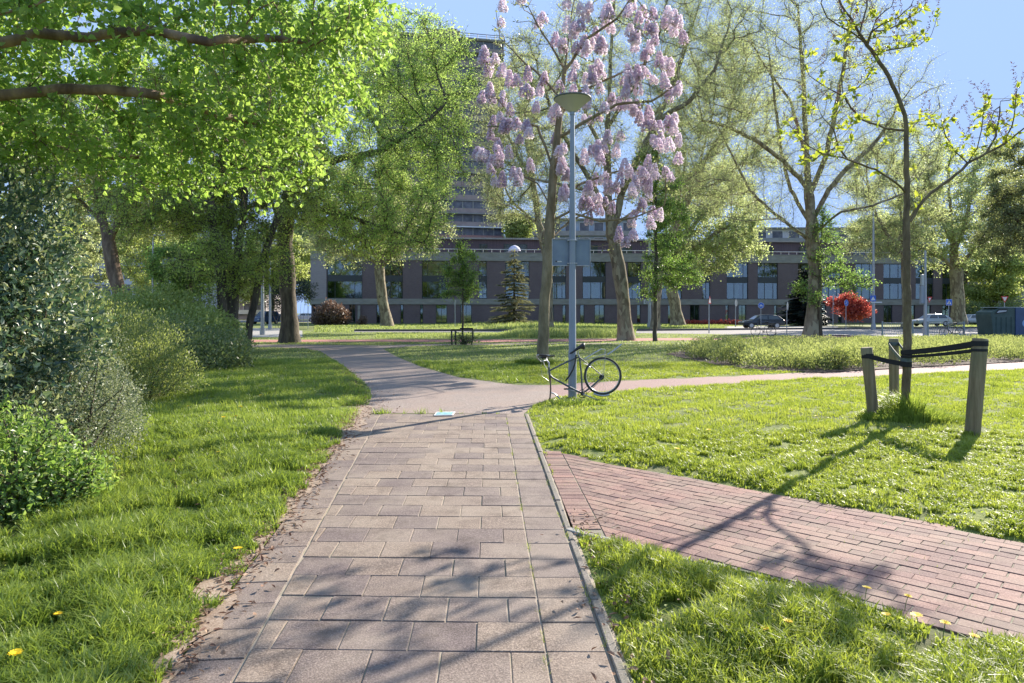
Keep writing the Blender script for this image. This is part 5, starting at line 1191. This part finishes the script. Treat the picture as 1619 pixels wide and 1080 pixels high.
for (a, s, mt) in ((B(515, 785), .09, 'rust'), (B(838, 888), -.09, 'black')):
    mb = MB(); mb.tube([bb+Vector((0, s*.7, 0)), a+Vector((0, s*.7, 0))], .009, 6); mb.build('crank', M['alu'], bk); mb = MB(); mb.cbox(a+Vector((0, s*1.4, 0)), (.09, .07, .025)); mb.build('pedal', M[mt], bk, bevel=.005)
mb = MB(); mb.tube([B(612, 410, -.03), B(600, 500, -.05), B(575, 570, -.06), B(540, 630, -.06), B(500, 688, -.03)], .014, 8); mb.build('cable_lock', M['black'], bk)

# ================================================================ TREE STAKES AND STRAPS
def woodmat():
    m, nt, b = newmat('stake_wood'); f = noise(nt, 9, 6, .65, stretch=(1.4, 1.4, .12)); g = noise(nt, 2.2, 4)
    col = ramp(nt, [(.3, (.12,.09,.05)), (.5, (.23,.175,.10)), (.7, (.34,.27,.17))], f); col = mix(nt, col, (.17, .19, .10), ramp(nt, [(.45, (0,0,0)), (.7, (.7,.7,.7))], g))
    nt.links.new(col, b.inputs['Base Color']); b.inputs['Roughness'].default_value = .9; bump(nt, b, f, .6, .01); return m
M['stake_wood'] = woodmat(); M['stake_dark'] = simple('stake_dark', (.06,.055,.045), .9, c2=(.10,.095,.08), scale=8)
M['strap'] = simple('strap', (.012,.012,.014), .75); M['strapgrey'] = simple('strapgrey', (.09,.12,.12), .7)
sts = []
for (bx, by, tx, ty, r, lab) in ((1382, 668, 1370, 550, .076, 'left leaning round wooden stake beside the tied young tree'), (1414, 640, 1413, 536, .078, 'rear upright round stake behind the tied young tree'), (1537, 692, 1550, 536, .088, 'right tall round stake with black strap looped over its top')):
    gx, gy = G(bx, by); t = P(tx, ty, gy); ln = Vector((t.x-gx, 0, t.z))
    mb = MB(); n_ = 7; mb.tube([ln*(k/(n_-1)) for k in range(n_)]+[ln*1.006], [r*1.02*(1+rnd(-.03, .03)) for _ in range(n_)]+[r*.86], 16)
    o = mb.build('wooden_stake', M['stake_wood']); o.location = (gx, gy, 0); tag(o, lab, 'stake', 'stakes round the young tree'); sts.append((Vector((gx, gy, 0)), ln, r))
TBv = Vector((TB[0], TB[1], 0))
def strap(name, label, a, b_, w_, mat, ra, rb):
    """belt from the stake point a round to the trunk point b"""
    o = empty(name, (a.x, a.y, a.z), 0, label, 'strap', 'black rubber tree straps'); mb = MB()
    b2 = b_-a; dr = Vector((b2.x, b2.y, 0)).normalized(); sd = Vector((-dr.y, dr.x, 0))
    for s in (-1, 1):
        p0 = sd*ra*s; p1 = b2+sd*rb*s; n_ = 6; pts = [p0.lerp(p1, k/n_)+Vector((0, 0, -.012*math.sin(k/n_*math.pi))) for k in range(n_+1)]
        for k in range(n_):
            q = [pts[k], pts[k+1], pts[k+1]+Vector((0, 0, w_)), pts[k]+Vector((0, 0, w_))]; mb.poly(q, .006, sd*s)
    mb.build('belt', M[mat], o); mb = MB(); mb.tube([(0, 0, 0), (0, 0, w_)], ra+.007, 18, cap=False); mb.tube([b2, b2+Vector((0, 0, w_))], rb+.007, 18, cap=False); mb.build('loop', M[mat], o)
def on(s, f): return s[0]+s[1]*f
trk = lambda z: Vector((TB[0]+.01, TB[1], z))
strap('rubber_strap', 'black strap running down from the left stake to the trunk', on(sts[0], .86), trk(H+(HZ-580)/F*9.86+.0), .07, 'strap', sts[0][2], .066)
strap('rubber_strap', 'greyish strap from the rear stake slanting to the trunk', on(sts[1], .90), trk(H+(HZ-572)/F*9.86), .06, 'strapgrey', sts[1][2], .065)
strap('rubber_strap', 'upper long black strap rising to the right stake', on(sts[2], .93), trk(H+(HZ-561)/F*9.86), .065, 'strap', sts[2][2], .068)
strap('rubber_strap', 'lower long black strap between trunk and right stake', on(sts[2], .875), trk(H+(HZ-566)/F*9.86), .035, 'strap', sts[2][2]*.98, .067)
# small stakes with black bands at the far tree
for i, (bx, tx, lab) in enumerate(((714.5, 714, 'left dark stake of the small far tree'), (720.5, 720, 'second dark stake of the small far tree, close to the left one'), (745.5, 747.5, 'slightly slanting right dark stake of the small far tree'))):
    D = 34.4; a = P(bx, 546, D); b_ = P(tx, 521, D); mb = MB(); mb.tube([(0, 0, 0), (b_.x-a.x, 0, b_.z*.5), (b_.x-a.x, 0, b_.z)], .045, 8); o = mb.build('wooden_stake', M['stake_dark']); o.location = (a.x, D, 0); tag(o, lab, 'stake', 'dark stakes of the small far tree')
mb = MB(); a = P(713, 521, 34.34); mb.box((0, 0, -.05), ((727-713)/F*34.4, .02, .02)); o = mb.build('rubber_strap', M['strap']); o.location = a; tag(o, 'short black band joining the two left stakes of the far tree', 'strap')
mb = MB(); a = P(727, 520, 34.34); mb.box((0, 0, -.03), ((748-727)/F*34.4, .02, .05)); o = mb.build('rubber_strap', M['strap']); o.location = a; tag(o, 'longer black band from the far tree to its right stake', 'strap')

# ================================================================ STREET THINGS
M['sign_blue'] = simple('sign_blue', (.03,.13,.55), .4); M['sign_red'] = simple('sign_red', (.6,.05,.04), .4); M['sign_grey'] = simple('sign_grey', (.42,.45,.46), .5, metal=.3)
def sign(label, px, basey, cy, D, kind, r=.3, rot=0, postw=.03, H2=None):
    x, _ = GD(px, D); zc = H+(HZ-cy)/F*D; o = empty('road_sign', (x, D, 0), rot, label, 'road sign')
    mb = MB(); mb.tube([(0, 0, 0), (0, 0, zc+.1 if not H2 else H2)], postw, 8); mb.build('post', M['galv'], o); y = -postw-.015
    def disc(R, yy, mat, n=24, nm='plate'):
        q = MB(); q.poly([(math.cos(2*math.pi*k/n)*R, yy, zc+math.sin(2*math.pi*k/n)*R) for k in range(n)], .006, (0, -1, 0)); return q.build(nm, mat, o)
    def tri(R, yy, mat, s=1, nm='plate'):
        q = MB(); q.poly([(math.cos(math.pi/2+2*math.pi*k/3)*R, yy, zc+s*math.sin(math.pi/2+2*math.pi*k/3)*R) for k in range(3)], .006, (0, -1, 0)); return q.build(nm, mat, o)
    if kind == 'bike' or kind == 'bikeped':
        disc(r, y, M['white_paint']); disc(r*.93, y-.007, M['sign_blue'], nm='face'); q = MB(); s = r*.3; yy = y-.017
        if kind == 'bike':
            q.ring((-s*1.1, yy, zc-s*.4), (0, 1, 0), s*.75, r*.05, 14, 4); q.ring((s*1.1, yy, zc-s*.4), (0, 1, 0), s*.75, r*.05, 14, 4)
            for a, b_ in (((-1.1, -.4), (-.5, .9)), ((-.5, .7), (.6, .7)), ((-.5, .7), (.1, -.4)), ((.1, -.4), (.6, .9)), ((.1, -.4), (1.1, -.4))): q.tube([(a[0]*s, yy, zc+a[1]*s), (b_[0]*s, yy, zc+b_[1]*s)], r*.05, 4)
        else:
            q.tube([(-s*1.6, yy, zc+s*1.6), (s*1.6, yy, zc-s*1.6)], r*.04, 4); q.ring((-s*.9, yy, zc-s*.7), (0, 1, 0), s*.5, r*.06, 12, 4); q.tube([(s*.6, yy, zc+s*1.4), (s*.6, yy, zc+s*.2)], r*.1, 4); q.tube([(s*.6, yy, zc+s*.2), (s*1.0, yy, zc-s*.5)], r*.06, 4); q.tube([(-s*.3, yy, zc-s*.7), (-s*.9, yy, zc)], r*.06, 4)
        q.build('symbol', M['white_paint'], o)
    elif kind == 'crossing':
        q = MB(); q.box((-r, y-.006, zc-r), (r, y, zc+r)); q.build('plate', M['white_paint'], o); q = MB(); q.box((-r*.93, y-.012, zc-r*.93), (r*.93, y-.007, zc+r*.93)); q.build('face', M['sign_blue'], o)
        q = MB(); q.poly([(-r*.72, y-.013, zc-r*.62), (r*.72, y-.013, zc-r*.62), (0, y-.013, zc+r*.72)], .004, (0, -1, 0)); q.build('triangle', M['white_paint'], o)
        q = MB(); yy = y-.019; q.tube([(0, yy, zc+r*.2), (0, yy, zc-r*.15)], r*.09, 5); q.tube([(0, yy, zc-r*.15), (-r*.22, yy, zc-r*.55)], r*.06, 4); q.tube([(0, yy, zc-r*.15), (r*.22, yy, zc-r*.55)], r*.06, 4); q.tube([(-r*.2, yy, zc), (0, yy, zc+r*.12), (r*.2, yy, zc-r*.02)], r*.04, 4); q.ring((0, yy, zc+r*.33), (0, 1, 0), r*.05, r*.05, 10, 4); q.build('symbol', M['black'], o)
    elif kind == 'yield': tri(r, y, M['sign_red'], -1); tri(r*.66, y-.007, M['white_paint'], -1, 'face')
    elif kind == 'warn': tri(r, y, M['sign_red'], 1); tri(r*.66, y-.007, M['white_paint'], 1, 'face')
    elif kind == 'back': disc(r, y, M['sign_grey'])
    elif kind == 'both':
        disc(r, y, M['sign_grey']); q = MB(); z2 = zc-r*2.1; q.poly([(-r, y, z2-r*.6), (r, y, z2-r*.6), (0, y, z2+r)], .006, (0, -1, 0)); q.build('lower_plate', M['sign_red'], o); q = MB(); q.poly([(-r*.6, y-.007, z2-r*.38), (r*.6, y-.007, z2-r*.38), (0, y-.007, z2+r*.55)], .004, (0, -1, 0)); q.build('lower_face', M['sign_grey'], o)
    return o
sign('narrow-looking red triangular warning sign turned sideways by the road', 1121, 527, 476, 54, 'warn', .42, 1.0, .045)
sign('round grey sign back on a rusty thin post right of the triangle sign', 1163, 517, 479, 78, 'back', .42, .9, .05)
sign('round blue bicycle sign above the dark car', 1203, 518, 483, 70, 'bike', .31, 0, .035)
sign('tall grey sign back on a white post left of the widest plane tree', 1244, 532, 484, 47, 'back', .3, 1.0, .03)
sign('grey round sign over a small red triangle before the red maple', 1317, 519, 470, 68, 'both', .3, .8, .035)
sign('round blue shared path sign before the red maple', 1337.5, 520, 479, 66, 'bikeped', .31, .5, .03)
sign('leaning blue pedestrian crossing sign behind the guard rail', 1500, 516, 478, 60, 'crossing', .27, 0, .03)
sign('yield triangle above the recycling container', 1588, 514, 472, 66, 'yield', .42, 0, .04)
def pole(name, label, px, D, top, r, cat='pole', basey=None):
    x, _ = GD(px, D); o = empty(name, (x, D, 0), 0, label, cat); z = H+(HZ-top)/F*D; mb = MB(); mb.tube([(0, 0, 0), (0, 0, 1), (0, 0, z)], [r*1.3, r*1.1, r*.6], 10); mb.build('pole', M['galv'], o)
    mb = MB(); mb.tube([(0, 0, 0), (0, 0, .5)], r*1.7, 10); mb.build('base', M['galv'], o); return o, z
o, z = pole('street_lamp', 'tall street lamp carrying a blue crossing sign right of the maple', 1381, 66, 335, .13, 'street lamp')
mb = MB(); mb.tube([(0, 0, z), (.2, 0, z+.3), (1.2, 0, z+.4)], .05, 6); mb.build('arm', M['galv'], o); mb = MB(); mb.cbox((1.5, 0, z+.38), (.7, .25, .12)); mb.build('lamp_head', M['sign_grey'], o, bevel=.03)
zc = H+(HZ-472)/F*66; q = MB(); q.box((-.42, -.2, zc-.28), (.14, -.19, zc+.28)); q.build('sign_plate', M['sign_blue'], o); q = MB(); q.poly([(-.36, -.205, zc-.18), (.08, -.205, zc-.18), (-.14, -.205, zc+.2)], .004, (0, -1, 0)); q.build('sign_symbol', M['white_paint'], o); q = MB(); q.box((-.3, -.17, zc-.42), (.75, -.16, zc-.32)); q.build('direction_plate', M['white_paint'], o)
o, z = pole('traffic_light', 'blue-grey signal pole with box behind the guard rail', 1463, 48, 396, .10, 'traffic light')
for (a, b_, w_) in ((438, 470, .28),): q = MB(); q.box((-.36, -.12, H+(HZ-480)/F*48), (-.10, .12, H+(HZ-452)/F*48)); q.build('signal_box', M['pole_blue'], o, bevel=.03)
q = MB(); q.box((-.30, -.1, H+(HZ-452)/F*48+.02), (-.11, .1, H+(HZ-434)/F*48)); q.build('signal_head', M['sign_grey'], o, bevel=.03)
zc = H+(HZ-474)/F*48; q = MB(); q.poly([(.1, -.1, zc+.2), (.44, -.1, zc+.2), (.2, -.1, zc-.25)], .006, (0, -1, 0)); yl = q.build('yield_plate', M['sign_red'], o); q = MB(); q.poly([(.17, -.107, zc+.13), (.35, -.107, zc+.13), (.21, -.107, zc-.11)], .004, (0, -1, 0)); q.build('plate_face', M['white_paint'], yl)
o, z = pole('street_lamp', 'pale steel lamp pole beside the thick plane trunk', 1027, 72, 330, .16, 'street lamp'); mb = MB(); mb.cbox((.5, 0, z), (1.2, .3, .15)); mb.build('lamp_head', M['sign_grey'], o, bevel=.03)
o, z = pole('street_lamp', 'tall whitish pole left of the thick trunk at the path end', 415, 50, 385, .12, 'street lamp'); mb = MB(); mb.cbox((.5, 0, z), (1.0, .25, .12)); mb.build('lamp_head', M['sign_grey'], o, bevel=.03)
o, z = pole('street_lamp', 'bluish pole just right of the whitish one by the left street', 427, 66, 380, .12, 'street lamp'); mb = MB(); mb.cbox((.5, 0, z), (1.0, .25, .12)); mb.build('lamp_head', M['sign_grey'], o, bevel=.03)
o, z = pole('street_lamp', 'slim grey pole rising out of the left thicket', 242, 60, 372, .12, 'street lamp'); mb = MB(); mb.cbox((.5, 0, z), (1.0, .25, .12)); mb.build('lamp_head', M['sign_grey'], o, bevel=.03)
sign('thin sign post near the brown flowering shrub', 487, 516, 478, 70, 'back', .2, 1.5, .04)
sign('thin pale sign post left of the small staked tree', 719.5, 512, 477, 76, 'back', .2, 1.5, .05)

# guard rail
GR = empty('guard_rail', (*GD(1395, 44), 0), 0, 'low grey pedestrian guard rail with thin upright bars', 'guard rail'); x0 = GD(1395, 44)[0]
mb = MB(); 
for a, b_ in ((1395, 1443), (1467, 1525)):
    u0, u1 = GD(a, 44)[0]-x0, GD(b_, 44)[0]-x0
    for z in (.22, .95): mb.tube([(u0, 0, z), (u1, 0, z)], .025, 6)
mb.build('rail', M['galv'], GR)
for a in (1395, 1443, 1467, 1524): u = GD(a, 44)[0]-x0; mb = MB(); mb.tube([(u, 0, 0), (u, 0, 1.06)], .055, 8); mb.build('post', M['pole_blue'], GR)
mb = MB()
for a, b_ in ((1395, 1443), (1467, 1525)):
    u0, u1 = GD(a, 44)[0]-x0, GD(b_, 44)[0]-x0; n_ = int((u1-u0)/.14)
    for k in range(1, n_): mb.tube([(u0+(u1-u0)*k/n_, 0, .22), (u0+(u1-u0)*k/n_, 0, .95)], .011, 4)
mb.build('bars', M['galv'], GR)
# recycling container
D = 47.5; x0, _ = GD(1567, D); x1, _ = GD(1640, D); cw = x1-x0; ch = H+(HZ-487)/F*D+.02
RC = empty('recycling_container', (x0, D, 0), 0, 'large dark green and blue recycling container at the right edge', 'container')
M['cont_green'] = simple('cont_green', (.03,.065,.055), .5, c2=(.05,.09,.075), scale=2); M['cont_blue'] = simple('cont_blue', (.035,.065,.13), .5, c2=(.05,.09,.17), scale=2)
def prism(prof, y0, y1, mat, nm, par, bev=.03):
    mb = MB(); mb.poly([(x, y0, z) for x, z in prof], y1-y0, (0, 1, 0)); return mb.build(nm, mat, par, bevel=bev)
prism([(.16, .06), (cw*.52, .06), (cw*.52, ch), (.55, ch-.02), (.02, ch-.30), (.0, ch-.5)], 0, 1.6, M['cont_green'], 'body', RC)
prism([(cw*.52+.01, .06), (cw*1.0, .06), (cw*1.02, ch-.3), (cw*.9, ch), (cw*.52+.01, ch)], -.05, 1.65, M['cont_blue'], 'blue_body', RC)
mb = MB(); mb.poly([(.28, -.02, ch-.42), (1.05, -.02, ch-.32), (1.15, -.02, ch-.08), (.55, -.02, ch-.08)], .03, (0, -1, 0)); ho = mb.build('flap', M['black'], RC); mb = MB(); mb.poly([(.35, -.055, ch-.36), (1.0, -.055, ch-.27), (1.05, -.055, ch-.18), (.5, -.055, ch-.2)], .02, (0, -1, 0)); mb.build('flap_plate', M['sign_grey'], ho)
mb = MB(); mb.box((.3, 0, ch+.005), (cw*.95, 1.55, ch+.04)); mb.build('lid', M['sign_grey'], RC, bevel=.02)
mb = MB()
for k in range(4): mb.box((.35+k*.35, -.03, .2), (.39+k*.35, -.002, ch-.65))
mb.build('rib', M['cont_green'], RC)
mb = MB(); n_ = 24; mb.poly([(cw*.75+.28*math.cos(2*math.pi*k/n_), -.056, ch*.45+.28*math.sin(2*math.pi*k/n_)) for k in range(n_)], .005, (0, -1, 0)); mb.build('round_sticker', simple('stk', (.25,.4,.6), .5), RC)

# simple whole bicycle
def bicycle(name, label, px, D, rz, matn, by=None, sc=1.0):
    x, _ = GD(px, D); o = empty(name, (x, D, 0), rz, label, 'bicycle'); R = .34
    for s in (-.54, .54):
        mb = MB(); mb.ring((s, 0, R), (0, 1, 0), R-.02, .02, 28, 6); w_ = mb.build('wheel', M['rubber'], o); mb = MB()
        for k in range(14): a = k*math.pi/7; mb.tube([(s, 0, R), (s+math.cos(a)*(R-.03), 0, R+math.sin(a)*(R-.03))], .003, 3)
        mb.build('spokes', M['alu'], w_)
    mb = MB()
    for a, b_ in (((-.54, R), (-.36, .92)), ((-.40, .80), (.12, .82)), ((-.38, .72), (.0, .30)), ((.0, .30), (.18, .88)), ((.0, .30), (.54, R)), ((.16, .80), (.54, R))): mb.tube([(a[0], 0, a[1]), (b_[0], 0, b_[1])], .018, 6)
    mb.build('frame', M[matn], o)
    mb = MB(); mb.tube([(-.36, 0, .92), (-.38, 0, 1.02)], .014, 6); mb.tube([(-.22, -.27, 1.0), (-.36, -.2, 1.05), (-.38, 0, 1.03), (-.36, .2, 1.05), (-.22, .27, 1.0)], .014, 6); mb.build('handlebar', M['black'], o)
    mb = MB(); mb.tube([(.05, 0, .94), (.18, 0, .95), (.32, 0, .97)], [.025, .07, .08], 8, flat=.6); mb.build('saddle', M['black'], o)
    mb = MB(); mb.tube([(.2, .06, .76), (.75, .06, .76)], .01, 4); mb.tube([(.2, -.06, .76), (.75, -.06, .76)], .01, 4); mb.tube([(.7, 0, .76), (.54, 0, R)], .01, 4); mb.ring((.54, 0, R), (0, 1, 0), R+.03, .015, 12, 5, .3, 2.6); mb.build('carrier', M['black'], o)
    mb = MB(); mb.ring((0, -.04, .3), (0, 1, 0), .08, .01, 16, 4); mb.tube([(-.1, -.08, .18), (0, -.04, .3), (.1, .08, .42)], .012, 4); mb.build('crank', M['black'], o); return o
o = bicycle('parked_bicycle', 'black bicycle parked against the guard rail', 1505, 43.4, .1, 'black')
bicycle('bicycle', 'grey bicycle on the pavement in front of the dark car', 1207, 47, 0, 'bikegrey')

# cars
def car(label, px, D, rz, paint, L=4.2, Hc=1.48, van=False):
    x, _ = GD(px, D); o = empty('parked_car', (x, D, 0), rz, label, 'car'); hw = .86
    if van: lower = [(-L/2, .35), (-L/2+.05, .95), (-L*.30, 1.08), (-L*.18, 1.1), (L*.49, 1.12), (L/2, .9), (L/2, .35)]; top = [(-L*.30, 1.08), (-L*.14, Hc-.08), (0, Hc), (L*.42, Hc-.02), (L*.485, 1.12)]
    else: lower = [(-L/2, .32), (-L/2, .62), (-L*.46, .74), (-L*.26, .90), (-L*.20, .92), (L*.44, .96), (L*.49, .85), (L/2, .6), (L/2, .32)]; top = [(-L*.26, .90), (-L*.10, Hc-.08), (L*.04, Hc), (L*.24, Hc-.04), (L*.38, Hc-.2), (L*.47, .95)]
    mb = MB(); n_ = len(lower); vv = [(x_, -hw+(.06 if z < .4 else 0)+(.10 if z > .9 else 0), z) for x_, z in lower]+[(x_, -hw, .65) for x_, z in lower][:0]
    a = [(x_, -hw*(.93 if z < .4 else (.95 if z > .85 else 1)), z) for x_, z in lower]; b_ = [(x_, -y, z) for x_, y, z in a]
    mb.add(a+b_, [tuple(range(n_))[::-1], tuple(range(n_, 2*n_))]+[(i, (i+1) % n_, n_+(i+1) % n_, n_+i) for i in range(n_)])
    t1 = [(x_, -hw*(.93 if i in (0, len(top)-1) else .74), z) for i, (x_, z) in enumerate(top)]; t2 = [(x_, -y, z) for x_, y, z in t1]; m_ = len(top)
    mb.add(t1+t2, [tuple(range(m_))[::-1], tuple(range(m_, 2*m_))]+[(i, i+1, m_+i+1, m_+i) for i in range(m_-1)]); mb.build('body', paint, o, bevel=.04)
    zb, zt = top[0][1]+.06, Hc-.13
    for s in (-1, 1):
        for (f0, f1) in ((.12, .46), (.50, .86)):
            def pt(f, z):
                xa = top[0][0]+(top[-1][0]-top[0][0])*f; q = (z-zb)/(zt-zb); xm = (top[0][0]+top[-1][0])/2
                return (xm+(xa-xm)*(1-.25*q), s*(hw*(.93-.19*(z-top[0][1])/(Hc-top[0][1]))+.012), z)
            mb = MB(); mb.poly([pt(f0, zb), pt(f1, zb), pt(f1, zt), pt(f0, zt)], .01, (0, s, 0)); mb.build('side_window', M['carglass'], o)
    for i, j, nm in ((0, 1, 'windscreen'), (m_-1, m_-2, 'rear_window')):
        a_, b2 = Vector((top[i][0], 0, top[i][1])), Vector((top[j][0], 0, top[j][1])); dr = b2-a_; nn_ = Vector((dr.z, 0, -dr.x)).normalized(); nn_ = -nn_ if (nn_.x > 0) == (i == 0) else nn_
        p_, q_ = a_+dr*.1+nn_*.012, a_+dr*.88+nn_*.012; mb = MB(); mb.poly([(p_.x, -hw*.82, p_.z), (p_.x, hw*.82, p_.z), (q_.x, hw*.66, q_.z), (q_.x, -hw*.66, q_.z)], .006, nn_); mb.build(nm, M['carglass'], o)
    for sx in (-L*.31, L*.30):
        for s in (-1, 1):
            mb = MB(); mb.tube([(sx, s*(hw-.2), .32), (sx, s*(hw+.01), .32)], .32, 20); w_ = mb.build('wheel', M['rubber'], o); mb = MB(); mb.tube([(sx, s*(hw+.012), .32), (sx, s*(hw+.025), .32)], .2, 16); mb.build('rim', M['alu'], w_)
    for s in (-1, 1):
        mb = MB(); mb.cbox((-L/2+.03, s*hw*.7, .68), (.12, .32, .14)); mb.build('headlight', M['sign_grey'], o, bevel=.02); mb = MB(); mb.cbox((L/2-.03, s*hw*.78, .78), (.10, .22, .2)); mb.build('taillight', M['sign_red'], o, bevel=.02)
    return o
def paint(n, c): return simple(n, c, .25, spec=.7, metal=.2)
pw, ps, pd, pb = paint('paint_w', (.72,.73,.74)), paint('paint_s', (.42,.45,.48)), paint('paint_d', (.025,.035,.045)), paint('paint_b', (.05,.08,.14))
car('dark green-black car passing in front of the building, behind the bicycle', 1204, 71, 0, pd, 4.3, 1.45)
car('silver hatchback behind the guard rail', 1472, 84, .05, ps, 4.3, 1.5)
car('pale car at the right behind the grass strip', 1536, 92, .1, ps, 4.2, 1.45)
car('white van-like car on the left street by the brown shrub', 480, 130, .4, pw, 3.9, 1.6, True)
car('silver parked car between the poles on the left street', 452, 128, 1.0, ps, 4.1, 1.45)
car('dark van at the far left of the street', 420, 100, 1.2, pb, 4.4, 1.9, True)
car('light blue-grey car behind the bluish pole', 437, 118, .5, ps, 4.1, 1.5)
